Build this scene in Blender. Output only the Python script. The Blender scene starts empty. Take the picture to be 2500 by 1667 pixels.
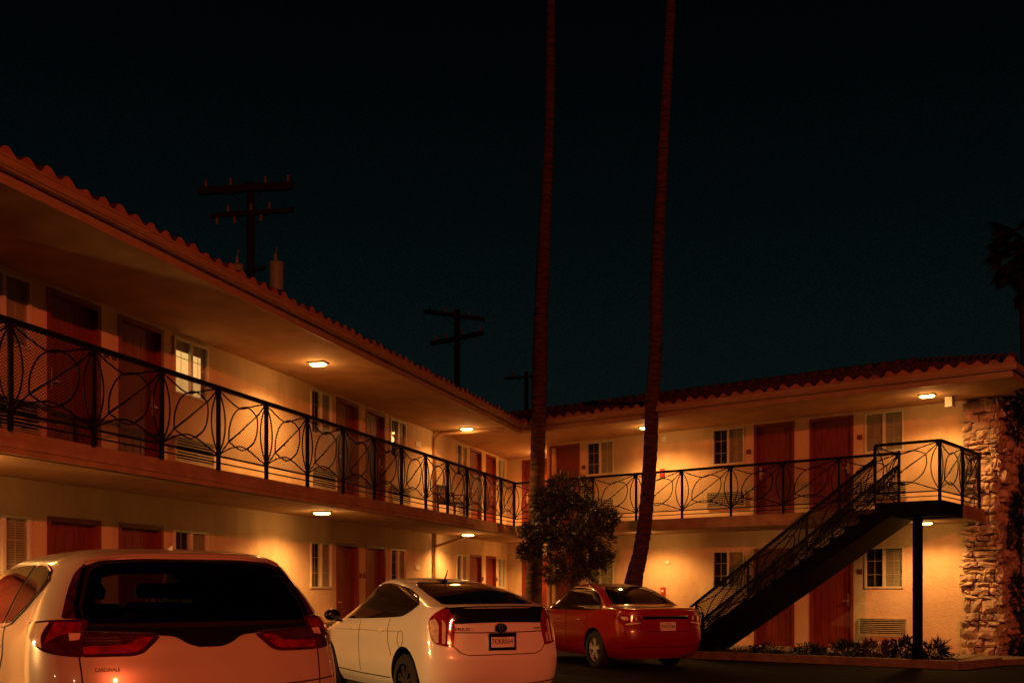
import bpy, bmesh, math, random
from mathutils import Vector, Matrix
from mathutils.bvhtree import BVHTree
R_ = math.radians
random.seed(7)
sc = bpy.context.scene
COL = sc.collection

# ---------------------------------------------------------------- materials
def new_mat(name):
    m = bpy.data.materials.new(name); m.use_nodes = True
    nt = m.node_tree; b = nt.nodes['Principled BSDF']
    return m, nt, b

def mat(name, col, rough=.6, metal=0., noise=0., nscale=8., bump=0., bscale=40., bdist=.01, coat=0., spec=.5, stretch=None):
    """procedural surface: base colour varied by noise, bump by a second noise"""
    m, nt, b = new_mat(name)
    b.inputs['Roughness'].default_value = rough
    b.inputs['Metallic'].default_value = metal
    b.inputs['Specular IOR Level'].default_value = spec
    b.inputs['Coat Weight'].default_value = coat
    b.inputs['Coat Roughness'].default_value = .06
    N = nt.nodes; L = nt.links
    tc = N.new('ShaderNodeTexCoord'); mp = N.new('ShaderNodeMapping')
    L.new(tc.outputs['Object'], mp.inputs['Vector'])
    if stretch: mp.inputs['Scale'].default_value = stretch
    c = (*col, 1)
    if noise > 0:
        n = N.new('ShaderNodeTexNoise'); n.inputs['Scale'].default_value = nscale; n.inputs['Detail'].default_value = 6
        L.new(mp.outputs[0], n.inputs['Vector'])
        r = N.new('ShaderNodeValToRGB')
        r.color_ramp.elements[0].position = .3; r.color_ramp.elements[1].position = .7
        r.color_ramp.elements[0].color = tuple(max(0, x*(1-noise)) for x in col)+(1,)
        r.color_ramp.elements[1].color = tuple(min(1, x*(1+noise)) for x in col)+(1,)
        L.new(n.outputs['Fac'], r.inputs['Fac']); L.new(r.outputs[0], b.inputs['Base Color'])
    else:
        b.inputs['Base Color'].default_value = c
    if bump > 0:
        n2 = N.new('ShaderNodeTexNoise'); n2.inputs['Scale'].default_value = bscale; n2.inputs['Detail'].default_value = 5
        L.new(mp.outputs[0], n2.inputs['Vector'])
        bp = N.new('ShaderNodeBump'); bp.inputs['Strength'].default_value = bump; bp.inputs['Distance'].default_value = bdist
        L.new(n2.outputs['Fac'], bp.inputs['Height']); L.new(bp.outputs[0], b.inputs['Normal'])
    return m

def emis(name, col, s):
    m, nt, b = new_mat(name)
    b.inputs['Base Color'].default_value = (*col, 1)
    b.inputs['Emission Color'].default_value = (*col, 1); b.inputs['Emission Strength'].default_value = s
    return m

def stucco_mat():
    m, nt, b = new_mat('stucco'); N = nt.nodes; L = nt.links
    b.inputs['Roughness'].default_value = .85; b.inputs['Specular IOR Level'].default_value = .2
    tc = N.new('ShaderNodeTexCoord')
    n = N.new('ShaderNodeTexNoise'); n.inputs['Scale'].default_value = 1.3; n.inputs['Detail'].default_value = 8
    n.inputs['Roughness'].default_value = .65
    mp = N.new('ShaderNodeMapping'); mp.inputs['Scale'].default_value = (1, 1, .45)
    L.new(tc.outputs['Object'], mp.inputs['Vector']); L.new(mp.outputs[0], n.inputs['Vector'])
    r = N.new('ShaderNodeValToRGB'); e = r.color_ramp.elements
    e[0].position = .25; e[1].position = .75
    e[0].color = (.58, .40, .24, 1); e[1].color = (.76, .57, .37, 1)
    L.new(n.outputs['Fac'], r.inputs['Fac']); L.new(r.outputs[0], b.inputs['Base Color'])
    st = N.new('ShaderNodeTexNoise'); st.inputs['Scale'].default_value = 2.2; st.inputs['Detail'].default_value = 5
    m2 = N.new('ShaderNodeMapping'); m2.inputs['Scale'].default_value = (1., 1., .4); L.new(tc.outputs['Object'], m2.inputs['Vector']); L.new(m2.outputs[0], st.inputs['Vector'])
    r2 = N.new('ShaderNodeValToRGB'); r2.color_ramp.elements[0].position = .38; r2.color_ramp.elements[1].position = .55
    r2.color_ramp.elements[0].color = (.78, .74, .70, 1); r2.color_ramp.elements[1].color = (1, 1, 1, 1); L.new(st.outputs['Fac'], r2.inputs['Fac'])
    mm = N.new('ShaderNodeMixRGB'); mm.blend_type = 'MULTIPLY'; mm.inputs[0].default_value = .5
    L.new(r.outputs[0], mm.inputs[1]); L.new(r2.outputs[0], mm.inputs[2]); L.new(mm.outputs[0], b.inputs['Base Color'])
    n2 = N.new('ShaderNodeTexNoise'); n2.inputs['Scale'].default_value = 28; n2.inputs['Detail'].default_value = 6
    n3 = N.new('ShaderNodeTexNoise'); n3.inputs['Scale'].default_value = 5; n3.inputs['Detail'].default_value = 3
    L.new(tc.outputs['Object'], n2.inputs['Vector']); L.new(tc.outputs['Object'], n3.inputs['Vector'])
    ad = N.new('ShaderNodeMath'); ad.operation = 'ADD'
    L.new(n2.outputs['Fac'], ad.inputs[0]); L.new(n3.outputs['Fac'], ad.inputs[1])
    bp = N.new('ShaderNodeBump'); bp.inputs['Strength'].default_value = .55; bp.inputs['Distance'].default_value = .02
    L.new(ad.outputs[0], bp.inputs['Height']); L.new(bp.outputs[0], b.inputs['Normal'])
    return m

M = {}
M['stucco'] = stucco_mat()
M['soffit'] = mat('soffit_plaster', (.36, .235, .14), .85, noise=.18, nscale=2.5, bump=.3, bscale=35, bdist=.01, spec=.2)
M['fascia'] = mat('fascia_paint', (.30, .18, .095), .6, noise=.18, nscale=5, bump=.15, bscale=18, stretch=(1, 1, 6))
M['concrete'] = mat('slab_concrete', (.34, .19, .11), .85, noise=.2, nscale=4, bump=.3, bscale=30)
M['floor'] = mat('walk_concrete', (.20, .145, .10), .8, noise=.25, nscale=5, bump=.2, bscale=30)
M['kerb'] = mat('kerb_concrete', (.17, .115, .07), .9, noise=.3, nscale=7, bump=.4, bscale=30)
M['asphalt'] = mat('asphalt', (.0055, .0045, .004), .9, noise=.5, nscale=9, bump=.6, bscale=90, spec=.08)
M['paint_line'] = mat('line_paint', (.5, .45, .38), .7, noise=.35, nscale=20)
M['soil'] = mat('soil', (.05, .032, .02), .95, noise=.5, nscale=20, bump=.8, bscale=40, bdist=.03)
M['door'] = mat('door_wood', (.17, .020, .010), .5, noise=.35, nscale=6, bump=.15, bscale=30, stretch=(5, 5, .5))
M['frame_red'] = mat('door_frame_paint', (.19, .026, .012), .5, noise=.2, nscale=9)
M['iron'] = mat('black_iron', (.0045, .003, .0025), .6, noise=.4, nscale=30, spec=.15)
M['steel'] = mat('dark_stair_steel', (.0035, .0026, .0022), .8, noise=.4, nscale=6, bump=.2, bscale=20, spec=.05)
M['vinyl'] = mat('window_vinyl', (.62, .56, .44), .4, noise=.06, nscale=10)
M['blind'] = mat('blind_slat', (.46, .41, .30), .6, noise=.12, nscale=6)
M['darkroom'] = mat('dark_room', (.012, .012, .008), .9)
M['curtain'] = mat('curtain', (.10, .085, .055), .9, noise=.4, nscale=3, stretch=(12, 12, .5))
M['grille'] = mat('grille_metal', (.50, .40, .26), .5, noise=.2, nscale=10)
M['gdark'] = mat('grille_gap', (.02, .015, .01), .8)
M['tile'] = mat('clay_roof_tile', (.042, .007, .006), .8, noise=.4, nscale=5, bump=.3, bscale=25)
M['birdstop'] = mat('tile_end_mortar', (.26, .10, .05), .9, noise=.3, nscale=8)
M['brass'] = mat('door_hardware', (.75, .55, .38), .42, metal=.8, noise=.1, nscale=30)
M['pipe'] = mat('downpipe_paint', (.40, .22, .12), .6, noise=.15, nscale=10)
M['plate'] = mat('sign_plate', (.75, .7, .6), .5, noise=.05)
M['redbox'] = mat('alarm_red', (.45, .03, .02), .4, noise=.1)
M['darkplate'] = mat('number_plate_brown', (.14, .03, .015), .5, noise=.2)
M['ink'] = mat('black_ink', (.015, .015, .015), .6)
M['trunk'] = mat('palm_bark', (.062, .022, .013), .95, noise=.8, nscale=4, bump=.9, bscale=9, bdist=.05, stretch=(1, 1, 5))
M['wood_dark'] = mat('utility_pole_wood', (.012, .007, .005), .9, noise=.4, nscale=10, stretch=(8, 8, .6))
M['ceramic'] = mat('insulator', (.25, .15, .10), .3, noise=.1)
M['galv'] = mat('transformer_paint', (.36, .36, .25), .5, noise=.15, nscale=8)
M['leaf'] = mat('leaf_green', (.040, .050, .015), .45, noise=.5, nscale=2, spec=.5)
M['leaf2'] = mat('leaf_dark', (.013, .024, .009), .5, noise=.5, nscale=3)
M['leaf3'] = mat('leaf_rust', (.06, .026, .011), .5, noise=.5, nscale=3)
M['palmleaf'] = mat('palm_frond', (.035, .045, .012), .6, noise=.5, nscale=3)
M['bark'] = mat('tree_bark', (.08, .045, .025), .9, noise=.4, nscale=12, bump=.6, bscale=20)
M['stone'] = mat('ledge_stone', (.42, .30, .21), .9, noise=.6, nscale=6, bump=1., bscale=11, bdist=.03)
M['mortar'] = mat('mortar', (.10, .06, .035), .95, noise=.3, nscale=12)
M['chairwood'] = mat('chair_wood', (.06, .02, .012), .5, noise=.3, nscale=10)
M['lamp_glass'] = emis('lamp_glass_lit', (1, .55, .13), 22)
M['lamp_rim'] = mat('lamp_rim', (.3, .22, .12), .4)
M['litblind'] = None
# car stuff
M['white_paint'] = mat('white_car_paint', (.74, .70, .62), .3, coat=.7, noise=.02, nscale=3)
M['silver_paint'] = mat('silver_car_paint', (.44, .35, .27), .3, metal=.15, coat=.7, noise=.03, nscale=4)
M['red_paint'] = mat('red_car_paint', (.26, .003, .0025), .3, coat=.9, noise=.05, nscale=3)
M['car_glass'] = mat('tinted_car_glass', (.006, .005, .004), .04, spec=.7, noise=.05)
M['gloss_black'] = mat('gloss_black_trim', (.006, .005, .005), .12, spec=.5, noise=.05)
M['rubber'] = mat('rubber', (.012, .011, .010), .85, noise=.3, nscale=20)
M['alloy'] = mat('alloy_wheel', (.60, .54, .44), .45, metal=.5, noise=.1)
M['alloy_dark'] = mat('wheel_cover_dark', (.05, .045, .04), .5, metal=.4, noise=.2)
M['tail_red'] = mat('tail_lamp_red', (.20, .008, .006), .08, coat=1., noise=.5, nscale=22)
M['tail_dark'] = mat('tail_lamp_smoked', (.045, .003, .003), .06, coat=1., noise=.6, nscale=18)
M['tail_clear'] = mat('tail_lamp_clear', (.60, .42, .30), .1, coat=1., noise=.3, nscale=25)
M['chrome'] = mat('chrome', (.75, .7, .62), .28, metal=1., noise=.05)
M['seam'] = mat('panel_gap', (.02, .012, .01), .8)
M['arch'] = mat('wheel_well', (.006, .005, .005), .95)

def glass_mat():
    m, nt, b = new_mat('window_glass'); N = nt.nodes; L = nt.links
    tr = N.new('ShaderNodeBsdfTransparent'); tr.inputs[0].default_value = (.8, .8, .75, 1)
    gl = N.new('ShaderNodeBsdfGlossy'); gl.inputs['Roughness'].default_value = .03
    lw = N.new('ShaderNodeLayerWeight'); lw.inputs[0].default_value = .5
    pw = N.new('ShaderNodeMath'); pw.operation = 'POWER'; pw.inputs[1].default_value = 5
    L.new(lw.outputs['Facing'], pw.inputs[0])
    fr = N.new('ShaderNodeMath'); fr.operation = 'MULTIPLY_ADD'; fr.inputs[1].default_value = .9; fr.inputs[2].default_value = .05
    L.new(pw.outputs[0], fr.inputs[0])
    mx = N.new('ShaderNodeMixShader')
    L.new(fr.outputs[0], mx.inputs[0]); L.new(tr.outputs[0], mx.inputs[1]); L.new(gl.outputs[0], mx.inputs[2])
    L.new(mx.outputs[0], N['Material Output'].inputs['Surface'])
    return m
M['glass'] = glass_mat()
def tint(name, c, r=.04):
    m, nt, b = new_mat(name); N = nt.nodes; L = nt.links
    tr = N.new('ShaderNodeBsdfTransparent'); tr.inputs[0].default_value = (*c, 1)
    gl = N.new('ShaderNodeBsdfGlossy'); gl.inputs['Roughness'].default_value = r
    lw = N.new('ShaderNodeLayerWeight'); lw.inputs[0].default_value = .5
    pw = N.new('ShaderNodeMath'); pw.operation = 'POWER'; pw.inputs[1].default_value = 5; L.new(lw.outputs['Facing'], pw.inputs[0])
    fr = N.new('ShaderNodeMath'); fr.operation = 'MULTIPLY_ADD'; fr.inputs[1].default_value = .9; fr.inputs[2].default_value = .045; L.new(pw.outputs[0], fr.inputs[0])
    mx = N.new('ShaderNodeMixShader'); L.new(fr.outputs[0], mx.inputs[0]); L.new(tr.outputs[0], mx.inputs[1]); L.new(gl.outputs[0], mx.inputs[2])
    L.new(mx.outputs[0], N['Material Output'].inputs['Surface']); return m
M['dull_glass'] = mat('dull_glass', (.005, .004, .003), .08, spec=.12)  # reflection cut in the material so the quarter panes stay dark
M['tint_glass'] = tint('dark_tinted_glass', (.22, .20, .14)); M['clear_glass'] = tint('windscreen_glass', (.7, .7, .6))
M['seat'] = mat('seat_fabric', (.012, .010, .008), .9)
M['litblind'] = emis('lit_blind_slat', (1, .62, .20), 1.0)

# ---------------------------------------------------------------- mesh builder
class MB:
    def __init__(s): s.v = []; s.f = []
    def add(s, vs, fs):
        o = len(s.v); s.v += [tuple(p) for p in vs]; s.f += [tuple(i+o for i in f) for f in fs]
    def box(s, x0, x1, y0, y1, z0, z1, T=None):
        vs = [(x, y, z) for z in (z0, z1) for y in (y0, y1) for x in (x0, x1)]
        if T: vs = [T(*p) for p in vs]
        s.add(vs, [(0, 2, 3, 1), (4, 5, 7, 6), (0, 1, 5, 4), (2, 6, 7, 3), (0, 4, 6, 2), (1, 3, 7, 5)])
    def bar(s, p, q, w, h=None, up=(0, 0, 1)):
        """box-section bar from p to q"""
        h = h or w; p = Vector(p); q = Vector(q); d = (q-p).normalized(); u = Vector(up)
        if abs(d.dot(u)) > .95: u = Vector((0, 1, 0))
        a = d.cross(u).normalized(); b = a.cross(d).normalized()
        vs = [e + a*i*w/2 + b*j*h/2 for e in (p, q) for i, j in ((-1, -1), (1, -1), (1, 1), (-1, 1))]
        s.add(vs, [(0, 3, 2, 1), (4, 5, 6, 7), (0, 1, 5, 4), (1, 2, 6, 5), (2, 3, 7, 6), (3, 0, 4, 7)])
    def tube(s, pts, r, n=6, cap=True):
        pts = [Vector(p) for p in pts]
        rs = r if isinstance(r, (list, tuple)) else [r]*len(pts)
        rings = []; a = None
        for i, p in enumerate(pts):
            d = (pts[min(i+1, len(pts)-1)]-pts[max(i-1, 0)]).normalized()
            if a is None:
                u = Vector((0, 0, 1)) if abs(d.z) < .9 else Vector((1, 0, 0))
                a = d.cross(u).normalized()
            else: a = (a - d*a.dot(d)).normalized()
            b = d.cross(a)
            rings.append([p + (a*math.cos(2*math.pi*k/n)+b*math.sin(2*math.pi*k/n))*rs[i] for k in range(n)])
        vs = [p for r_ in rings for p in r_]; fs = []
        for i in range(len(pts)-1):
            for k in range(n):
                k2 = (k+1) % n; fs.append((i*n+k, i*n+k2, (i+1)*n+k2, (i+1)*n+k))
        if cap: fs += [tuple(range(n-1, -1, -1)), tuple((len(pts)-1)*n+k for k in range(n))]
        s.add(vs, fs)
    def prism(s, poly, z0, z1):
        n = len(poly); vs = [(x, y, z0) for x, y in poly]+[(x, y, z1) for x, y in poly]
        a = sum(poly[i][0]*poly[(i+1) % n][1]-poly[(i+1) % n][0]*poly[i][1] for i in range(n))
        idx = range(n) if a > 0 else range(n-1, -1, -1); idx = list(idx)
        s.add(vs, [tuple(reversed(idx)), tuple(i+n for i in idx)] +
              [(idx[i], idx[(i+1) % n], idx[(i+1) % n]+n, idx[i]+n) for i in range(n)])
    def lathe(s, prof, c=(0, 0, 0), n=24, axis='z', cap=True):
        vs = []
        for r, h in prof:
            for k in range(n):
                a = 2*math.pi*k/n; x, y = r*math.cos(a), r*math.sin(a)
                p = {'z': (x, y, h), 'x': (h, x, y), 'y': (x, h, y)}[axis]
                vs.append((p[0]+c[0], p[1]+c[1], p[2]+c[2]))
        fs = [(i*n+k, i*n+(k+1) % n, (i+1)*n+(k+1) % n, (i+1)*n+k) for i in range(len(prof)-1) for k in range(n)]
        if cap: fs += [tuple(range(n)), tuple((len(prof)-1)*n+k for k in range(n))]
        s.add(vs, fs)

def ident(x, y, z): return (x, y, z)
def obj(name, mb, m, parent=None, smooth=False, recalc=True):
    me = bpy.data.meshes.new(name); me.from_pydata(mb.v, [], mb.f)
    if recalc:
        bm = bmesh.new(); bm.from_mesh(me); bmesh.ops.recalc_face_normals(bm, faces=bm.faces); bm.to_mesh(me); bm.free()
    me.materials.append(m)
    if smooth: me.polygons.foreach_set('use_smooth', [True]*len(me.polygons))
    me.update()
    o = bpy.data.objects.new(name, me); COL.objects.link(o)
    if parent: o.parent = parent
    return o
def smooth_angle(o, deg=35):
    me = o.data
    me.polygons.foreach_set('use_smooth', [True]*len(me.polygons))
    bm = bmesh.new(); bm.from_mesh(me)
    for e in bm.edges:
        if len(e.link_faces) == 2 and e.calc_face_angle(0) > math.radians(deg): e.smooth = False
    bm.to_mesh(me); bm.free()
def tag(o, label=None, cat=None, group=None, kind=None):
    if label: o['label'] = label
    if cat: o['category'] = cat
    if group: o['group'] = group
    if kind: o['kind'] = kind
    return o
def empty(name, loc=(0, 0, 0), rz=0):
    o = bpy.data.objects.new(name, None); o.empty_display_size = .2
    o.location = loc; o.rotation_euler = (0, 0, rz); COL.objects.link(o); return o
def copy_tree(o, parent=None):
    c = o.copy(); COL.objects.link(c); c.parent = parent
    for ch in [x for x in list(bpy.data.objects) if x.parent == o]: copy_tree(ch, c)
    return c
def text_mb(txt, size, T, depth=.002):
    """lettering as mesh, T maps (x, y) of the text plane (+ height) to 3-D"""
    cu = bpy.data.curves.new('t', 'FONT'); cu.body = txt; cu.size = size; cu.align_x = 'CENTER'; cu.align_y = 'CENTER'
    cu.extrude = depth; cu.resolution_u = 3
    ob = bpy.data.objects.new('t', cu); COL.objects.link(ob)
    dg = bpy.context.evaluated_depsgraph_get(); me = bpy.data.meshes.new_from_object(ob.evaluated_get(dg))
    mb = MB(); mb.add([T(*v.co) for v in me.vertices], [tuple(p.vertices) for p in me.polygons])
    bpy.data.objects.remove(ob); bpy.data.curves.remove(cu); bpy.data.meshes.remove(me)
    return mb

# ---------------------------------------------------------------- frames
# world: X runs along the right wing's railing, Y away behind it, origin at the foot of the corner post
DL = R_(20.585); cL, sL = math.cos(DL), math.sin(DL)
def TL(x, y, z): return (x*cL - y*sL, x*sL + y*cL, z)       # left-wing frame (x to the yard, y along the wing)
def TR(x, y, z): return (x, y, z)
TH = R_(38.108); CAM = (15.69, -20.11, 1.42)
def W(cx, cy):      # metres right / ahead of the spot the photo was taken from
    return (CAM[0] + cx*math.cos(TH) - cy*math.sin(TH), CAM[1] + cx*math.sin(TH) + cy*math.cos(TH))
def lx(x, y): return TL(x, y, 0)[:2]
def isect(xl, yr):   # point with left-frame x = xl and world y = yr
    y = (yr - xl*sL)/cL; return TL(xl, y, 0)[:2], y
WL = -1.55; WR = 1.55
K, KyL = isect(WL, 3.45)       # inner wall corner of the alcove
Z0, ZS, ZB, ZC = .12, 2.94, 2.71, 5.12    # ground walk, upper floor, its underside, ceiling
YN = -17.6

# ---------------------------------------------------------------- ground
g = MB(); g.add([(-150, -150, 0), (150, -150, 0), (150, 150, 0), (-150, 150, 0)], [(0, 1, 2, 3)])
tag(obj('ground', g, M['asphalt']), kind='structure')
w = MB()
w.prism([lx(WL-.3, YN), lx(.0, YN), (0, 0), (10.45, 0), (10.45, WR+.2), (-.15, WR+.2), (-.15, 3.7), (K[0]-.3, 3.7)], .004, Z0)
tag(obj('walkway', w, M['floor']), kind='structure')
so = MB(); so.prism([(2.9, -.02), (10.4, -.02), (10.9, .25), (10.62, -1.15), (3.4, -1.32), (2.9, -.9)], .004, .1)
tag(obj('planting_bed', so, M['soil']), kind='structure')
kb = MB()
kp = [(2.75, -.02), (2.75, -.95), (3.35, -1.42), (6.0, -1.46), (8.2, -1.33), (10.72, -1.22), (11.02, .22)]
for i in range(len(kp)-1): kb.bar((*kp[i], .0775), (*kp[i+1], .0775), .14, .145)
tag(obj('kerb', kb, M['kerb']), kind='structure')
pv = MB(); pv.prism([(10.46, -.02), (10.96, -.02), (11.6, 1.45), (10.46, 1.45)], .003, .11)
tag(obj('pavement', pv, M['kerb']), kind='structure')
stl = MB()
for (a, b) in ((W(1.2, 14.6), W(3.2, 13.0)), (W(9.7, 19.6), W(12.2, 18.6)), (W(-.2, 9.0), W(1.2, 7.8))):
    a = Vector((*a, 0)); b = Vector((*b, 0)); d = (b-a).normalized(); n = Vector((-d.y, d.x, 0))*.045
    stl.add([a-n+Vector((0, 0, .004)), b-n+Vector((0, 0, .004)), b+n+Vector((0, 0, .004)), a+n+Vector((0, 0, .004))], [(0, 1, 2, 3)])
tag(obj('parking_lines', stl, M['paint_line']), kind='structure')

# ---------------------------------------------------------------- the motel
bld = tag(empty('motel_building'), 'two storey stucco motel with red doors, walkways and clay tile roof around the car park', 'building')

def wall_with_holes(T, axis, k, a0, a1, z0, z1, holes, depth, sgn):
    """flat wall in plane axis=k from a0..a1, z0..z1, rectangular holes with reveals going back by depth"""
    mb = MB()
    def P(a, z, d): return T(k - sgn*d, a, z) if axis == 'x' else T(a, k - sgn*d, z)
    xs = sorted({a0, a1, *[h[0] for h in holes], *[h[1] for h in holes]})
    zs = sorted({z0, z1, *[h[2] for h in holes], *[h[3] for h in holes]})
    for i in range(len(xs)-1):
        for j in range(len(zs)-1):
            cx, cz = (xs[i]+xs[i+1])/2, (zs[j]+zs[j+1])/2
            if any(h[0] < cx < h[1] and h[2] < cz < h[3] for h in holes): continue
            mb.add([P(xs[i], zs[j], 0), P(xs[i+1], zs[j], 0), P(xs[i+1], zs[j+1], 0), P(xs[i], zs[j+1], 0)], [(0, 1, 2, 3)])
    for h in holes:
        c = [(h[0], h[2]), (h[1], h[2]), (h[1], h[3]), (h[0], h[3])]
        for i in range(4):
            (p, q), (r, s) = c[i], c[(i+1) % 4]
            mb.add([P(p, q, 0), P(r, s, 0), P(r, s, depth), P(p, q, depth)], [(0, 1, 2, 3)])
    # outer back so that no light leaks
    e = depth + .25
    c = [(a0, z0), (a1, z0), (a1, z1), (a0, z1)]
    mb.add([P(a, z, e) for a, z in c], [(0, 1, 2, 3)])
    for i in range(4):
        (p, q), (r, s) = c[i], c[(i+1) % 4]
        mb.add([P(p, q, 0), P(r, s, 0), P(r, s, e), P(p, q, e)], [(0, 1, 2, 3)])
    return mb

def door(T, axis, k, a0, a1, z0, z1, sgn, handle_at, dep=.13):
    """frame, leaf with planks, lever handle; handle_at 0/1 = edge a0/a1"""
    def B(mb, a, b, d0, d1, q, r):   # d measured into the wall
        if axis == 'x': mb.box(k-sgn*d1, k-sgn*d0, a, b, q, r, T)
        else: mb.box(a, b, k-sgn*d1, k-sgn*d0, q, r, T)
    dm = MB(); B(dm, a0+.062, a1-.062, dep-.045, dep, z0+.015, z1-.062)
    n = 5; wd = (a1-a0-.124)/n
    for i in range(n): B(dm, a0+.062+i*wd+.006, a0+.062+(i+1)*wd-.006, dep-.052, dep-.047, z0+.14, z1-.16)
    d = obj('door', dm, M['door'], bld)
    f = MB()
    for (p, q, r, s) in ((a0, a0+.06, z0, z1), (a1-.06, a1, z0, z1), (a0+.06, a1-.06, z1-.06, z1)):
        B(f, p, q, -.012, dep, r, s)
    obj('frame', f, M['frame_red'], d)
    h = MB(); ha = a0+.13 if handle_at == 0 else a1-.13; dr = 1 if handle_at == 0 else -1
    B(h, ha-.028, ha+.028, dep-.07, dep-.054, z0+.90, z0+1.17)
    B(h, min(ha, ha+dr*.11), max(ha, ha+dr*.11), dep-.125, dep-.105, z0+1.0, z0+1.022)
    B(h, ha-.012, ha+.012, dep-.12, dep-.07, z0+.998, z0+1.024)
    obj('handle', h, M['brass'], d)

def window(T, axis, k, a0, a1, z0, z1, sgn, lit=False, dim_first=True, dep=.1):
    def B(mb, a, b, d0, d1, q, r):
        d0 -= .045; d1 -= .045
        if axis == 'x': mb.box(k-sgn*d1, k-sgn*d0, a, b, q, r, T)
        else: mb.box(a, b, k-sgn*d1, k-sgn*d0, q, r, T)
    w = MB(); t = .032; mid = (a0+a1)/2
    for (p, q, r, s) in ((a0, a0+t, z0, z1), (a1-t, a1, z0, z1), (a0+t, a1-t, z1-t, z1), (a0+t, a1-t, z0, z0+t), (mid-.025, mid+.025, z0+t, z1-t)):
        B(w, p, q, .02 if p != a0 else .018, dep-.005, r, s)
    win = obj('window', w, M['vinyl'], bld)
    if lit: win['label'] = 'window lit from inside behind its blinds'
    mu = MB()
    for (p, q) in ((a0+t, mid-.025), (mid+.025, a1-t)):
        c = (p+q)/2; B(mu, c-.005, c+.005, .064, .068, z0+t, z1-t)
        for j in (1, 2):
            zz = z0+(z1-z0)*j/3; B(mu, p, q, .0635, .0675, zz-.005, zz+.005)
    obj('glazing_bar', mu, M['vinyl'], win)
    gl = MB(); 
    for (p, q) in ((a0+t, mid-.025), (mid+.025, a1-t)):
        if axis == 'x': gl.add([T(k-sgn*.017, p, z0+t), T(k-sgn*.017, q, z0+t), T(k-sgn*.017, q, z1-t), T(k-sgn*.017, p, z1-t)], [(0, 1, 2, 3)])
        else: gl.add([T(p, k-sgn*.017, z0+t), T(q, k-sgn*.017, z0+t), T(q, k-sgn*.017, z1-t), T(p, k-sgn*.017, z1-t)], [(0, 1, 2, 3)])
    obj('pane', gl, M['glass'], win)
    bk = MB(); B(bk, a0+.01, a1-.01, dep+.03, dep+.035, z0+.01, z1-.01)
    obj('curtain', bk, M['litblind'] if lit == 2 else M['darkroom'], win)
    bl = MB(); n = int((z1-z0-.06)/.028)
    lo = MB()
    for i in range(n):
        zz = z0+.035+i*.028
        for (p, q, first) in ((a0+t, mid-.02, True), (mid+.02, a1-t, False)):
            if first and dim_first and not lit: continue
            mb = bl
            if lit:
                # room light is made by glowing slats; top row and outer edge stay plain
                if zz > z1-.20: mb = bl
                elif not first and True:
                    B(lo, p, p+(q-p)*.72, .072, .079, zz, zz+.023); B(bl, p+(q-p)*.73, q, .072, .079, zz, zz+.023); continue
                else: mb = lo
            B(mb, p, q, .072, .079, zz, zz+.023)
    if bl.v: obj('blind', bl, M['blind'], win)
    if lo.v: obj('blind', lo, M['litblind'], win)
    return win

def vent(T, axis, k, a0, a1, z0, z1, sgn):
    def B(mb, a, b, d0, d1, q, r):
        if axis == 'x': mb.box(k-sgn*d1, k-sgn*d0, a, b, q, r, T)
        else: mb.box(a, b, k-sgn*d1, k-sgn*d0, q, r, T)
    f = MB(); t = .022
    for (p, q, r, s) in ((a0, a0+t, z0, z1), (a1-t, a1, z0, z1), (a0+t, a1-t, z1-t, z1), (a0+t, a1-t, z0, z0+t)): B(f, p, q, -.05, .03, r, s)
    o = obj('air_conditioner_grille', f, M['grille'], bld)
    b = MB(); B(b, a0+t, a1-t, -.005, .03, z0+t, z1-t); obj('backing', b, M['gdark'], o)
    s_ = MB(); n = 8
    for i in range(n):
        zz = z0+t+(z1-z0-2*t)*(i+.5)/n
        B(s_, a0+t, a1-t, -.04, -.012, zz-.011, zz+.004)
    obj('slats', s_, M['grille'], o)

UD = (ZS+.01, 5.07); UW = (4.23, 5.06); LD_ = (Z0+.01, 2.29); LW_ = (1.41, 2.26); AU = (3.25, 3.62); ALo = (.42, .79)
Lwin = [(-15.17, -14.33), (-11.56, -10.71), (-7.5, -6.68), (-3.99, -3.15), (.03, .84), (3.36, 4.02)]
Ldoor = [(-17.05, -16.1, 0), (-14.06, -13.1, 0), (-12.75, -11.79, 1), (-6.48, -5.5, 0), (-5.18, -4.22, 1), (1.06, 1.98, 0), (2.33, 3.2, 1)]
Lvent = [(-15.17, -14.2), (-11.57, -10.6), (-7.5, -6.52), (-3.96, -2.98), (.05, 1.0)]
Rwin = [(1.09, 1.9), (4.59, 5.38), (8.11, 8.91)]
Rdoor = [(-.06, .88, 1), (5.61, 6.56, 0), (6.91, 7.87, 1)]
Rvent = [(.95, 1.92), (4.46, 5.42), (7.99, 8.98)]
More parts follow.
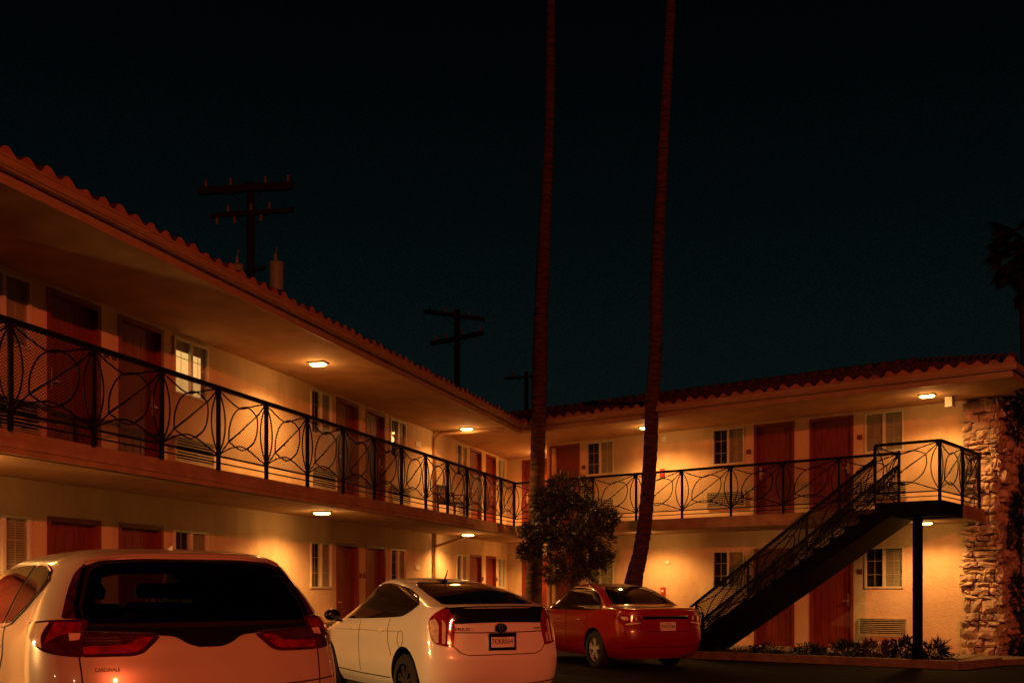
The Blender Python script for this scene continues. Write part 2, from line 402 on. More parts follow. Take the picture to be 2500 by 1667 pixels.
for (dz, wz, az, z0, z1) in ((UD, UW, AU, ZS, ZC+.1), (LD_, LW_, ALo, Z0, ZB+.02)):
    up = z0 > 1
    holes = [(a, b, *wz) for a, b in Lwin]+[(a, b, *dz) for a, b, _ in Ldoor]
    obj('wall', wall_with_holes(TL, 'x', WL, YN, KyL, z0-.02, z1, holes, .13, 1), M['stucco'], bld)
    holes = [(a, b, *wz) for a, b in Rwin]+[(a, b, *dz) for a, b, _ in Rdoor]
    obj('wall', wall_with_holes(TR, 'y', WR, -.15, 10.2, z0-.02, z1, holes, .13, -1), M['stucco'], bld)
    # alcove back wall with one door
    bd = (-2.42, -1.48, *dz)
    obj('wall', wall_with_holes(TR, 'y', 3.45, K[0], -.16, z0-.02, z1, [bd], .13, -1), M['stucco'], bld)
    door(TR, 'y', 3.45, *bd, -1, 0)
    for a, b, h in Ldoor: door(TL, 'x', WL, a, b, *dz, 1, h)
    for a, b, h in Rdoor: door(TR, 'y', WR, a, b, *dz, -1, h)
    for i, (a, b) in enumerate(Lwin): window(TL, 'x', WL, a, b, *wz, 1, lit=1 if (up and i == 1) else False)
    for i, (a, b) in enumerate(Rwin): window(TR, 'y', WR, a, b, *wz, -1, dim_first=(i != 2 or not up))
    for a, b in Lvent: vent(TL, 'x', WL, a, b, *az, 1)
    for a, b in Rvent: vent(TR, 'y', WR, a, b, *az, -1)
    # side of the alcove
    sw = MB(); sw.box(-.15, .1, WR+.005, 3.6, z0-.02, z1); obj('wall', sw, M['stucco'], bld)

# upper walkway slab with a stepped edge
sl = MB()
def walk_poly(e):
    E, ye = isect(e, -e)
    return [lx(WL-.1, YN), lx(e, YN), E, (10.5, -e), (10.5, WR+.1), (-.15, WR+.1), (-.15, 3.6), (K[0]-.1, 3.6)]
sl.prism(walk_poly(0.0), ZS-.115, ZS); sl.prism(walk_poly(.028), ZS-.17, ZS-.117); sl.prism(walk_poly(.015), ZB, ZS-.172)
obj('walkway_slab', sl, M['concrete'], bld)
us = MB(); us.prism(walk_poly(-.05), ZB-.012, ZB-.002); obj('soffit', us, M['soffit'], bld)
ex, ey = .30, -.38     # eave lines
Ec, EyL = isect(ex, ey); XE = 11.38
cs = MB(); cs.prism([lx(WL-.1, YN), lx(ex-.02, YN), isect(ex-.02, ey+.02)[0], (XE-.02, ey+.02), (XE-.02, 4.5), (10.4, 4.5), (10.4, WR+.1), (-.15, WR+.1), (-.15, 3.6), (K[0]-.1, 3.6)], ZC, ZC+.02)
obj('soffit', cs, M['soffit'], bld)
def eave_strip(e0, e1, z0, z1, name, m):
    """strip following the eave line, between offsets e0 (inner) and e1 (outer) from it"""
    A0, A1 = isect(ex+e0, ey-e0)[0], isect(ex+e1, ey-e1)[0]
    mb = MB()
    mb.prism([lx(ex+e0, YN), lx(ex+e1, YN), A1, (XE+e1, ey-e1), (XE+e1, 5), (XE+e0, 5), (XE+e0, ey-e0), A0], z0, z1)
    return obj(name, mb, m, bld)
eave_strip(-.02, .015, ZC+.0, ZC+.095, 'fascia', M['fascia'])
eave_strip(-.03, .0, ZC+.097, ZC+.25, 'fascia', M['fascia'])
gu = eave_strip(.002, .075, ZC+.118, ZC+.135, 'gutter', M['fascia'])
g2 = MB()
A = isect(ex+.08, ey-.08)[0]
for (z, r) in ((ZC+.16, .022), (ZC+.235, .018)):
    g2.tube([(*lx(ex+.08, YN), z), (*A, z), (XE+.08, ey-.08, z), (XE+.08, 5, z)], r, 8)
A0, A1 = isect(ex+.06, ey-.06)[0], isect(ex+.085, ey-.085)[0]
g2.prism([lx(ex+.06, YN), lx(ex+.085, YN), A1, (XE+.085, ey-.085), (XE+.085, 5), (XE+.06, 5), (XE+.06, ey-.06), A0], ZC+.137, ZC+.235)
obj('gutter', g2, M['fascia'], bld)

# clay tile roofs : corrugated courses with real steps
SL = .242
def roof(T, axis_fn, a0, a1, skew, depth, period=.262, name='roof', hip=None):
    ends = MB(); mb = MB(); n = int((a1-a0)/period*8); rows = int(depth/.33); zt = ZC+.29
    def P(a, d, z): return axis_fn(a, d, z)
    prev = None
    for r in range(rows):
        d0, d1 = r*.33, (r+1)*.33+.04
        ring = []
        for q, d in enumerate((d0, d1)):
            row = []
            for i in range(n+1):
                a = a0+(a1-a0)*i/n; ph = ((a/period) % 1)
                c = math.sin(math.pi*ph/.62)**.75 if ph < .62 else -.35*math.sin(math.pi*(ph-.62)/.38)
                jit = .014*math.sin(17.3*math.floor(a/period)+5.1*r)+.008*math.sin(41.7*math.floor(a/period))
                z = zt + SL*d + .056*c + (.035 if q == 0 else 0) + jit - .03
                aa = a
                if hip: aa = min(aa, hip - d*.64)
                if skew: aa = max(aa, skew(d)) if skew_lo else min(aa, skew(d))
                row.append(P(aa, d, z))
            ring.append(row)
        o = len(mb.v); mb.v += ring[0]+ring[1]
        m_ = n+1
        for i in range(n): mb.f.append((o+i, o+i+1, o+m_+i+1, o+m_+i))
        # closed front edge of the course
        o2 = len(mb.v); lowz = -.05 if r else -.10
        for i in range(m_):
            x, y, z = ring[0][i]; base = zt+SL*d0-.075+(0 if r else -.02)
            mb.v.append((x, y, min(base, z)))
        if r:
            for i in range(n): mb.f.append((o2+i, o2+i+1, o+i+1, o+i))
        else:
            for i in range(m_):
                x, y, z = ring[0][i]; ends.v.append((x, y, zt-.115))
            for i in range(m_): ends.v.append(tuple(ring[0][i]))
            for i in range(n): ends.f.append((i, i+1, m_+i+1, m_+i))
    obj('tile_ends', ends, M['birdstop'], bld, recalc=False)
    return mb
skew_lo = False
rl = roof(TL, lambda a, d, z: TL(ex+.05-d, a, z), YN, EyL+6, lambda d: EyL+d*math.tan((math.pi/2-DL)/2)*1.0 + 0*d, 4.6)
skew_lo = True
rr = roof(TR, lambda a, d, z: (a, ey-.05+d, z), -6, XE+.05, lambda d: Ec[0]-d*1.0, 4.9, hip=XE+.05)
o = obj('roof', rl, M['tile'], bld, recalc=False)
o2 = obj('roof', rr, M['tile'], bld, recalc=False)
hp = MB(); ridge_y = ey-.05+4.9; zr = ZC+.29+SL*4.9
# hip end (faces +x), ridge caps and the back slopes that close the roofs
for i in range(14):
    t0, t1 = i/14, (i+1)/14
    a = Vector((XE-.0 - 3.14*t0, ey+4.9*t0, ZC+.33+SL*4.9*t0)); b = Vector((XE-3.14*t1, ey+4.9*t1, ZC+.33+SL*4.9*t1))
    hp.tube([a, b+Vector((0, 0, .0))], [.10, .075], 8)
for i in range(44):
    x = XE-3.1-i*.33; hp.tube([(x, ridge_y, zr+.05), (x-.36, ridge_y, zr+.03)], [.10, .08], 8)
obj('ridge_caps', hp, M['tile'], bld, smooth=True)
bs = MB()
bs.add([(XE-3.14, ridge_y, zr), (-8, ridge_y, zr), (-8, ridge_y+5, ZC+.3), (XE, ridge_y+5, ZC+.3), (XE+.05, ey, ZC+.3)], [(0, 1, 2, 3), (0, 3, 4)])
bs.add([TL(ex-4.6, YN, ZC+.29+SL*4.6), TL(ex-4.6, 8, ZC+.29+SL*4.6), TL(ex-9.3, 8, ZC+.3), TL(ex-9.3, YN, ZC+.3)], [(0, 1, 2, 3)])
obj('roof', bs, M['tile'], bld, recalc=False)
# solid rear volumes
bv = MB(); bv.box(.12, 10.7, WR+.45, 8.5, 0, ZC+.0); bv.box(WL-6, WL-.42, YN, KyL+2, 0, ZC, TL)
obj('wall', bv, M['stucco'], bld)

# ledge-stone pier at the end of the right wing
def stones(face, a0, a1, z0, z1, rnd):
    """face(a, d, z) -> point, d = proud of the plane"""
    mb = MB(); z = z0
    while z < z1-.03:
        h = rnd.choice((.09, .12, .16, .2, .26)); h = min(h, z1-z)
        a = a0-rnd.random()*.08
        while a < a1:
            l = rnd.uniform(.12, .4); b = min(a+l, a1+rnd.random()*.03)
            p = rnd.uniform(.0, .12); tl = rnd.uniform(-.035, .035)
            nx, nz = 4, 3; base = len(mb.v)
            zc0, zc1 = z+.008, z+h-.008
            for j in range(nz+1):
                for i in range(nx+1):
                    u, v = i/nx, j/nz
                    edge = min(u, 1-u, v, 1-v)
                    bul = p + (.035 if edge > 0 else 0)+rnd.uniform(-.025, .025)
                    aa = a+.006+(b-a-.012)*u + rnd.uniform(-.008, .008); zz = zc0+(zc1-zc0)*v+tl*(u-.5)*2+rnd.uniform(-.006, .006)
                    mb.v.append(face(aa, bul, zz))
            for j in range(nz):
                for i in range(nx):
                    k = base+j*(nx+1)+i; mb.f.append((k, k+1, k+nx+2, k+nx+1))
            # rim back to the mortar
            rim = [base+i for i in range(nx+1)]+[base+j*(nx+1)+nx for j in range(1, nz+1)]+[base+nz*(nx+1)+i for i in range(nx-1, -1, -1)]+[base+j*(nx+1) for j in range(nz-1, 0, -1)]
            pts = []
            cc = face((a+b)/2, 0, z+h/2); c1 = face((a+b)/2, 1, z+h/2); nn = Vector(c1)-Vector(cc)
            for r in rim:
                q = Vector(mb.v[r]); dd = (q-Vector(cc)).dot(nn); pts.append(tuple(q-nn*(dd+.03)))
            o_ = len(mb.v); mb.v += pts
            for i in range(len(rim)):
                i2 = (i+1) % len(rim); mb.f.append((rim[i], rim[i2], o_+i2, o_+i))
            a = b
        z += h
    return mb
PX0, PX1, PY = 10.11, 10.74, 1.48
pc = MB(); pc.box(PX0+.03, PX1-.01, PY+.02, 7, 0, ZC+.0)
pier = obj('stone_pier', pc, M['mortar'], bld)
rnd = random.Random(5)
obj('stones', stones(lambda a, d, z: (a, PY-d, z), PX0, PX1, 0, ZC, rnd), M['stone'], pier)
obj('stones', stones(lambda a, d, z: (PX1+d, a, z), PY, 5.0, 0, ZC, rnd), M['stone'], pier)

# small fittings on the walls
def fit(name, m, T, axis, k, a0, a1, z0, z1, t=.03, sgn=1):
    mb = MB()
    if axis == 'x': mb.box(k+.002, k+t, a0, a1, z0, z1, T)
    else: mb.box(a0, a1, k-t, k-.002, z0, z1, T)
    return obj(name, mb, m, bld)
fit('wall_plate', M['plate'], TL, 'x', WL, -2.6, -2.3, 4.63, 4.75, .02); fit('wall_plate', M['plate'], TL, 'x', WL, -2.62, -2.36, 1.83, 1.93, .02)
fit('wall_plate', M['plate'], TR, 'y', WR, 3.26, 3.38, 4.9, 5.02, .02)
fit('wall_plate', M['plate'], TR, 'y', WR, 3.36, 3.46, 1.98, 2.06, .02)
for (a, z) in ((5.49, 4.48), (8.0, 4.58), (1.0, 4.45)):
    for dz_ in (0, -2.82):
        if a == 1.0 and dz_: continue
        p = fit('room_number_plate', M['darkplate'], TR, 'y', WR, a-.055, a+.055, z-.05+dz_, z+.05+dz_, .015)
for a in (-13.0, -12.84, -5.42, -5.26, 2.06, 3.26):
    for z in (4.48, 1.66):
        fit('room_number_plate', M['darkplate'], TL, 'x', WL, a-.045, a+.045, z-.05, z+.05, .015)
for (x, z) in ((3.28, 4.16), (3.30, 1.34)):
    p = fit('fire_alarm_box', M['redbox'], TR, 'y', WR, x-.055, x+.055, z-.1, z+.09, .06)
    q = MB(); q.box(x-.03, x+.03, WR-.068, WR-.06, z-.02, z+.03); obj('pull_handle', q, M['plate'], p)
# emergency light box under the eave
eb = MB(); eb.box(9.93, 10.06, .78, 1.0, ZC-.21, ZC-.02); e_ = obj('emergency_light_box', eb, M['plate'], bld)
eb = MB(); eb.box(9.98, 10.01, .88, .91, ZC-.02, ZC); obj('bracket', eb, M['iron'], e_)
# downpipes
dp = MB(); yy = -1.55
dp.tube([TL(ex, yy, ZC+.10), TL(ex-.12, yy, ZC-.05), TL(WL+.2, yy, ZC-.06), TL(WL+.06, yy, ZC-.16), TL(WL+.06, yy, ZS)], .042, 8)
dp.tube([TL(WL+.06, yy, ZB), TL(WL+.06, yy, .2)], .042, 8); dp.tube([TL(WL+.06, yy, ZB-.32), TL(-.75, yy+.02, ZB-.1)], .03, 8)
obj('downpipe', dp, M['pipe'], bld, smooth=True)

# ---------------------------------------------------------------- ceiling lamps
lt = empty('ceiling_lamp', (0, 0, 0))
r = MB(); r.box(-.15, .15, -.105, .105, -.026, 0); obj('rim', r, M['lamp_rim'], lt)
b_ = MB(); n = 20
vs = []
for (s, h) in ((1, -.03), (1, -.042), (.85, -.054), (.4, -.06)):
    for k in range(n):
        a = 2*math.pi*k/n; ca, sa = math.cos(a), math.sin(a)
        vs.append(((.132)*s*math.copysign(abs(ca)**.5, ca), .085*s*math.copysign(abs(sa)**.5, sa), h))
fs = [(i*n+k, i*n+(k+1) % n, (i+1)*n+(k+1) % n, (i+1)*n+k) for i in range(3) for k in range(n)]+[tuple(3*n+k for k in range(n))]
b_.add(vs, fs); obj('lens', b_, M['lamp_glass'], lt, smooth=True)
def lamp_light(loc, power, rz):
    ld = bpy.data.lights.new('lamp_light', 'SPOT'); ld.energy = power*3.3; ld.color = (1, .45, .115)
    ld.spot_size = R_(150); ld.spot_blend = .62; ld.shadow_soft_size = .07
    lo = bpy.data.objects.new('lamp_light', ld); lo.location = loc; COL.objects.link(lo)
    # faint spill upward onto the ceiling
    l2 = bpy.data.lights.new('lamp_light', 'POINT'); l2.energy = power*.11; l2.color = (1, .46, .12); l2.shadow_soft_size = .1
    p2 = bpy.data.objects.new('lamp_light', l2); p2.location = (loc[0], loc[1], loc[2]-.09); COL.objects.link(p2)
lamps = [
 (TL(-.55, -9.07, ZC), DL, 105, 'lit lamp under the eave of the left wing, beside the upstairs window with glowing blinds'),
 (TL(-.6, -1.8, ZC), DL, 95, 'lit lamp under the left wing eave, behind the pipe near the inner corner'),
 (TL(-.2, 2.9, ZC), DL, 125, 'lamp on the upstairs ceiling deep in the inner corner, behind the left palm'),
 (TL(-.62, -8.8, ZB-.012), DL, 80, 'lit lamp under the left wing walkway, above the white hatchback and the gap beside it'),
 (TL(-.75, -1.3, ZB-.012), DL, 75, 'lit lamp under the walkway near the inner corner, right of the ground floor pipe'),
 (TL(-.2, 2.9, ZB-.012), DL, 85, 'lamp on the ground floor ceiling deep in the inner corner'),
 (TL(-.55, -16.4, ZB-.012), DL, 110, 'lamp under the left wing walkway at the near end, above the silver van'),
 ((3.42, .5, ZC), 0, 92, 'lit lamp under the right wing eave, half hidden by the right palm trunk'),
 ((9.70, .42, ZC), 0, 90, 'lit lamp under the eave above the stair landing, beside the stone pier'),
 ((3.32, .6, ZB-.012), 0, 60, 'lamp under the right wing walkway behind the right palm trunk'),
 ((9.6, .62, ZB-.012), 0, 58, 'lit lamp under the walkway beside the stair post and stone pier'),
]
for i, (loc, rz, pw, lab) in enumerate(lamps):
    o = lt if i == 0 else copy_tree(lt)
    o.location = loc; o.rotation_euler = (0, 0, rz)
    tag(o, lab, 'lamp', 'ceiling lamps along the motel walkways')
    lamp_light((loc[0], loc[1], loc[2]-.1), pw, rz)

# low lamp post past the near end of the left wing (outside the picture): it lights the flanks of the cars
fl = tag(empty('lamp_post', TL(-2.7, -20.4, 0), DL), 'short lamp post past the near end of the left wing', 'lamp')
r = MB(); r.tube([(0, 0, 0), (0, 0, 2.35)], .04, 10); obj('post', r, M['steel'], fl)
r = MB(); r.lathe([(.46, 2.66), (.47, 2.68), (.2, 2.74), (.02, 2.78)], (0, 0, 0), 28); obj('added_shade', r, M['steel'], fl)  # wide cap added to keep the post's light off the upper soffit
r = MB(); r.lathe([(.06, 2.36), (.13, 2.45), (.14, 2.58), (.12, 2.65)], (0, 0, 0), 16); gl_ = obj('lens', r, M['glass'], fl)
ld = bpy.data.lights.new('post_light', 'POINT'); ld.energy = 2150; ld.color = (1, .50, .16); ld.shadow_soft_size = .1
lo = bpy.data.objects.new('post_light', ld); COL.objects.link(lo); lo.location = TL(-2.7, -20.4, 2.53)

# ---------------------------------------------------------------- railings
def bez(pts, n=10):
    """Catmull-Rom through points"""
    P = [Vector((*p, 0)) for p in pts]; out = []
    for i in range(len(P)-1):
        a, b, c, d = P[max(i-1, 0)], P[i], P[i+1], P[min(i+2, len(P)-1)]
        for k in range(n):
            t = k/n
            q = .5*((2*b)+(c-a)*t+(2*a-5*b+4*c-d)*t*t+(3*b-a-3*c+d)*t**3); out.append((q.x, q.y))
    out.append(pts[-1]); return out
MOTIF = [bez([(.205, .25), (.22, .48), (.33, .72), (.52, .84), (.66, .83), (.79, .755)]),
         bez([(.79, .755), (.80, .55), (.72, .33), (.52, .175), (.36, .185), (.205, .25)]),
         bez([(0, .99), (.2, .88), (.42, .80), (.6, .85), (.8, .93), (1, .99)]),
         bez([(0, .01), (.2, .14), (.42, .215), (.6, .19), (.8, .10), (1, .01)]),
         bez([(0, .99), (.10, .75), (.135, .5), (.10, .25), (0, .01)]),
         bez([(1, .99), (.90, .75), (.865, .5), (.90, .25), (1, .01)]),
         [(0, 0), (.205, .25), (.5, .505), (.79, .755), (1, .99)],
         ]
HZ = 1.05
def rail_panel(parent, P0, P1, z0, z1, shear=0., mesh=True, flip=False, drop=.165, zt=None, mt=.0036):
    """ornamental bay between two posts; z0 = floor, z1 = handrail; shear = rise from P0 to P1"""
    P0 = Vector((*P0, 0)); P1 = Vector((*P1, 0)); d = P1-P0; L = d.length
    zb, zt_ = z0+drop, z1-.02
    def Q(a, b):
        p = P0+d*a; return Vector((p.x, p.y, zb+(zt_-zb)*b+shear*a))
    s = MB()
    for c in MOTIF:
        pts = [Q(1-a if flip else a, b) for a, b in c]; s.tube(pts, .0105, 5)
    for t in (.42, .5, .58):
        a = Q(1-t if flip else t, t-.005); s.tube([a-Vector((0, 0, .014)), a+Vector((0, 0, .014))], .013, 6)
    e = Q(.965 if not flip else .035, .955); s.tube([e-Vector((0, 0, .04)), e+Vector((0, 0, .03))], .026, 6)
    obj('leaf_scroll', s, M['iron'], parent)
    r = MB(); r.bar(Q(0, 0), Q(1, 0), .022, .022); r.bar(Q(0, 0)-Vector((0, 0, .085)), Q(1, 0)-Vector((0, 0, .085)), .016, .016)
    obj('bottom_rail', r, M['iron'], parent)
    if mesh:
        m = MB(); H = zt_-zb; st = .056; sl_ = .6
        # expanded metal: two families of slanted strands
        for sg in (1, -1):
            k = -H/sl_
            x = k
            while x < L:
                # line z = sl_*(u-x) (sg>0) or z = H - sl_*(u-x)
                u0 = max(0, x); u1 = min(L, x+H/sl_)
                if u1 > u0+.01:
                    za = sl_*(u0-x); zb_ = sl_*(u1-x)
                    if sg < 0: za, zb_ = H-za, H-zb_
                    m.bar(Q(u0/L, za/H), Q(u1/L, zb_/H), mt, mt*1.2)
                x += st
        obj('mesh_panel', m, M['iron'], parent)
def post(parent, p, z0, z1, w=.042, T=None, name='post'):
    mb = MB(); mb.box(p[0]-w/2, p[0]+w/2, p[1]-w/2, p[1]+w/2, z0, z1)
    return obj(name, mb, M['iron'], parent)
SP = 1.165
rlL = tag(empty('balcony_railing'), 'long black iron railing with leaf scrolls along the upper walkway of the left wing', 'railing', 'black iron balcony railings')
pL = [TL(.03, -SP*i, 0)[:2] for i in range(0, 16)]
for p in pL[1:]: post(rlL, p, ZS-.01, ZS+HZ-.02)
for i in range(15): rail_panel(rlL, pL[i+1], pL[i], ZS, ZS+HZ)
t = MB(); t.bar((*pL[-1], ZS+HZ-.01), (*pL[0], ZS+HZ-.01), .062, .048); obj('handrail', t, M['iron'], rlL)
rlR = tag(empty('balcony_railing'), 'black iron railing with leaf scrolls along the right wing walkway up to the stairs', 'railing', 'black iron balcony railings')
pR = [(SP*i, -.03) for i in range(0, 9)]
for p in pR: post(rlR, p, ZS-.01, ZS+HZ-.02)
for i in range(8): rail_panel(rlR, pR[i], pR[i+1], ZS, ZS+HZ)
t = MB(); t.bar((.03, -.03, ZS+HZ-.01), (pR[-1][0]+.02, -.03, ZS+HZ-.01), .062, .048); obj('handrail', t, M['iron'], rlR)

# ---------------------------------------------------------------- staircase and landing
st = tag(empty('outdoor_staircase'), 'black steel staircase with ornamental rails rising to a landing before the right wing', 'staircase')
YF, YB = -1.38, -.1; SX1, SX0 = 9.32, 5.38; NR = 15
m = MB(); m.box(SX1, 10.46, YF, -.035, ZS-.05, ZS-.002); m.box(SX1, 10.46, YF-.012, YF+.02, ZS-.24, ZS+.004); m.box(10.44, 10.472, YF+.021, -.036, ZS-.24, ZS+.004)
m.box(SX1-.012, SX1+.03, YF+.022, -.036, ZS-.24, ZS-.052)
obj('landing', m, M['steel'], st)
rise = ZS/NR; run = (SX1-SX0)/(NR-1)
for i in range(NR-1):
    x1 = SX1-i*run; z = ZS-rise*(i+1)
    tr_ = MB(); tr_.box(x1-run-.02, x1, YF-.05, YB, z-.045, z); tr_.box(x1-.012, x1-.002, YF+.03, YB, z, z+rise-.046)
    obj('tread', tr_, M['steel'], st)
for y in (YF, YB):
    s_ = MB(); lo = .36
    za, zb_ = ZS-.03, ZS-.03-rise*(NR-1)-.0
    prof = [(SX1+.25, ZS-.06), (SX1+.25, ZS-.06-lo+.15), (SX0+.18, .005), (SX0-.12, .005), (SX0-.12, .16)]
    prof = [(SX1+.02, ZS-.13), (SX1+.28, ZS-.245), (SX0+.22, .006), (SX0-.22, .006), (SX0-.22, rise-.10)]
    vs = [(x, y-.025+q*.05, z) for q in (0, 1) for x, z in prof]; k = len(prof)
    s_.add(vs, [tuple(range(k)), tuple(range(2*k-1, k-1, -1))]+[(i, (i+1) % k, (i+1) % k+k, i+k) for i in range(k)])
    obj('stringer', s_, M['steel'], st)
sof = MB()
vs = [(SX1+.27, YF+.03, ZS-.25), (SX1+.27, YB-.03, ZS-.25), (SX0+.24, YB-.03, .02), (SX0+.24, YF+.03, .02)]
sof.add(vs+[(x, y, z+.02) for x, y, z in vs], [(0, 1, 2, 3), (7, 6, 5, 4), (0, 4, 5, 1), (1, 5, 6, 2), (2, 6, 7, 3), (3, 7, 4, 0)])
obj('underside_plate', sof, M['steel'], st)
SLP = .727
for y, xe in ((YF, 5.72), (YB, 5.22)):
    bays = [SX1, 8.04, 6.85, xe]
    zt = lambda x: ZS+.79-SLP*(SX1-x)
    for i in range(3):
        a, b = bays[i+1], bays[i]
        rail_panel(st, (a, y), (b, y), zt(a)-.83, zt(a), shear=SLP*(b-a), drop=.12, mt=.006)
        if i < 2 or True: post(st, (a, y), max(.0, zt(a)-.95), zt(a), .036)
    t = MB(); t.bar((SX1, y, zt(SX1)), (xe, y, zt(xe)), .05, .05)
    if y == YF:
        t.bar((xe, y, zt(xe)), (xe-.27, y, zt(xe)-.19), .045, .045); t.bar((xe-.27, y, zt(xe)-.19), (xe+.15, y, zt(xe)-.2), .03, .03)
        t.bar((xe+.15, y, zt(xe)-.2), (xe+.15, y, .1), .035, .035)
        t.tube([(xe+.02+.1*math.sin(q*math.pi/8), y, zt(xe)-.05-.1*q) for q in range(9)], .01, 6)
    obj('handrail', t, M['iron'], st)
LPs = [(SX1, YF), (10.44, YF), (10.46, -.03), (10.47, 1.12)]
for p in LPs: post(st, p, ZS-.02, ZS+HZ-.02, .046)
post(st, (SX1+.02, -.11), ZS-.02, ZS+HZ+.03, .04)
for i in range(3): rail_panel(st, LPs[i], LPs[i+1], ZS, ZS+HZ)
t = MB()
for i in range(3): t.bar((*LPs[i], ZS+HZ-.01), (*LPs[i+1], ZS+HZ-.01), .06, .045)
obj('handrail', t, M['iron'], st)
pp = MB(); pp.box(9.82, 9.96, -.86, -.72, .12, ZS-.245); pp.box(9.74, 10.04, -.94, -.64, .08, .16); pp.box(9.36, 10.42, -.85, -.73, ZS-.24, ZS-.06)
obj('support_post', pp, M['steel'], st)

# ---------------------------------------------------------------- chair on the walkway
ch = tag(empty('wooden_chair', TL(-1.0, -1.75, ZS), DL+R_(80)), 'dark wooden chair with a slatted back on the upper walkway by the pipe', 'chair')
c = MB(); c.box(-.24, .24, -.24, .24, .42, .46); obj('seat', c, M['chairwood'], ch)
c = MB(); c.box(-.26, .26, .21, .25, .80, .87)
for i in range(6): x = -.19+i*.076; c.box(x-.014, x+.014, .218, .238, .58, .8)
c.box(-.24, .24, .212, .246, .44, .58); obj('backrest', c, M['chairwood'], ch)
for x in (-.22, .22):
    for y, h in ((-.22, .42), (.23, .80)):
        c = MB(); c.box(x-.02, x+.02, y-.02, y+.02, 0, h); obj('leg', c, M['chairwood'], ch)
for x in (-.245, .245):
    c = MB(); c.box(x-.025, x+.025, -.24, .21, .64, .665); c.box(x-.015, x+.015, -.22, -.19, .46, .64); obj('armrest', c, M['chairwood'], ch)

# ---------------------------------------------------------------- palms
def frond(mb, base, az, el, L, rnd):
    pts = []; p = Vector(base); e = el
    for i in range(9):
        pts.append(p.copy()); p = p+Vector((math.cos(az)*math.cos(e), math.sin(az)*math.cos(e), math.sin(e)))*L/8; e -= .16
    mb.tube(pts, .018, 4)
    n = 26
    tip = pts[5]; dirm = (pts[6]-pts[4]).normalized(); side = dirm.cross(Vector((0, 0, 1))).normalized()
    for k in range(n):
        f = -1.25+2.5*k/(n-1); d = (dirm*math.cos(f)+side*math.sin(f)+Vector((0, 0, -.12-.25*abs(f)))).normalized()
        l = L*.55*(1-.2*abs(f))*rnd.uniform(.85, 1.05); q = tip+d*l; q.z -= .12*l
        mid = tip+d*l*.55; w_ = d.cross(Vector((0, 0, 1))).normalized()*.028*L
        mb.add([tip, mid+w_, q, mid-w_], [(0, 1, 2, 3)])
def palm(name, pts, radii, label, crown_r, seed, skirt=True, nf=46):
    rnd = random.Random(seed)
    root = tag(empty(name, pts[0]), label, 'palm tree')
    b = Vector(pts[0]); mb = MB(); P = []; Rr = []
    n = 150
    for i in range(n+1):
        t = i/n*(len(pts)-1); k = min(int(t), len(pts)-2); f = t-k
        a = [Vector(pts[max(k-1, 0)]), Vector(pts[k]), Vector(pts[k+1]), Vector(pts[min(k+2, len(pts)-1)])]
        q = .5*((2*a[1])+(a[2]-a[0])*f+(2*a[0]-5*a[1]+4*a[2]-a[3])*f*f+(3*a[1]-a[0]-3*a[2]+a[3])*f**3)
        P.append(q-b); rr = radii[k]*(1-f)+radii[k+1]*f
        Rr.append(rr*(1+rnd.uniform(-.045, .045)+.02*math.sin(i*2.1)))
    mb.tube(P, Rr, 18); o = obj('trunk', mb, M['trunk'], root); smooth_angle(o, 60)
    top = P[-1]; cr = MB()
    for i in range(nf):
        frond(cr, top+Vector((0, 0, rnd.uniform(-.2, .3))), rnd.uniform(0, 6.28), rnd.uniform(-.5, 1.25), crown_r*rnd.uniform(.85, 1.1), rnd)
    if skirt:
        for i in range(30): frond(cr, top-Vector((0, 0, rnd.uniform(.2, 1.1))), rnd.uniform(0, 6.28), rnd.uniform(-1.4, -.7), crown_r*rnd.uniform(.5, .8), rnd)
    obj('crown', cr, M['palmleaf'], root)
    return root
F = 2527.6
def at(u, v, Y):   # helper used while laying things out: photo direction at distance Y -> world point
    x, y = W((u-1250)/F*Y, Y); return (x, y, 1.42+(1434-v)/F*Y)
def depth_y(u, yr):  # distance Y at which direction u meets world y = yr
    r = (u-1250)/F; s, c = math.sin(TH), math.cos(TH)
    return (yr-CAM[1])/(r*s+c)
Y = depth_y(1302, -.7)
lp = [at(1303, 1612, Y), at(1303, 1430, Y), at(1309, 1250, Y), at(1313, 1100, Y), at(1316, 980, Y), at(1319, 850, Y), at(1325.5, 638, Y), at(1340.5, 319, Y), at(1344.5, 0, Y), at(1346, -380, Y)]
lp[0] = (lp[0][0], lp[0][1], .0)
k = Y/F
palm('palm_tree', lp, [22*k, 20.5*k, 18.8*k, 17.6*k, 18.6*k, 18.2*k, 16*k, 12.2*k, 10.5*k, 9.5*k], 'tall slender palm left of the small tree, nearest the inner corner of the motel', 2.0, 3)
Y = depth_y(1530, -.75); k = Y/F
rp = [at(1528, 1600, Y), at(1546, 1426, Y), at(1563, 1350, Y), at(1577, 1250, Y), at(1588, 1100, Y), at(1592.5, 980, Y), at(1600.5, 850, Y), at(1605, 638, Y), at(1621, 319, Y), at(1638, 0, Y), at(1652, -380, Y)]
rp[0] = (rp[0][0], rp[0][1], .0)
palm('palm_tree', rp, [23*k, 21.5*k, 18.3*k, 17.2*k, 17*k, 17*k, 15.5*k, 16*k, 13*k, 11.8*k, 10*k], 'tall leaning palm right of the small tree, rising behind the red saloon', 2.0, 4)
Y = 46.0
palm('palm_tree', [(*at(2520, 1500, Y)[:2], 0), at(2512, 1100, Y), at(2503, 800, Y), at(2500, 620, Y)], [.28, .25, .22, .2], 'dark palm with a ragged crown against the night sky at the right edge', 1.75, 9, nf=70)

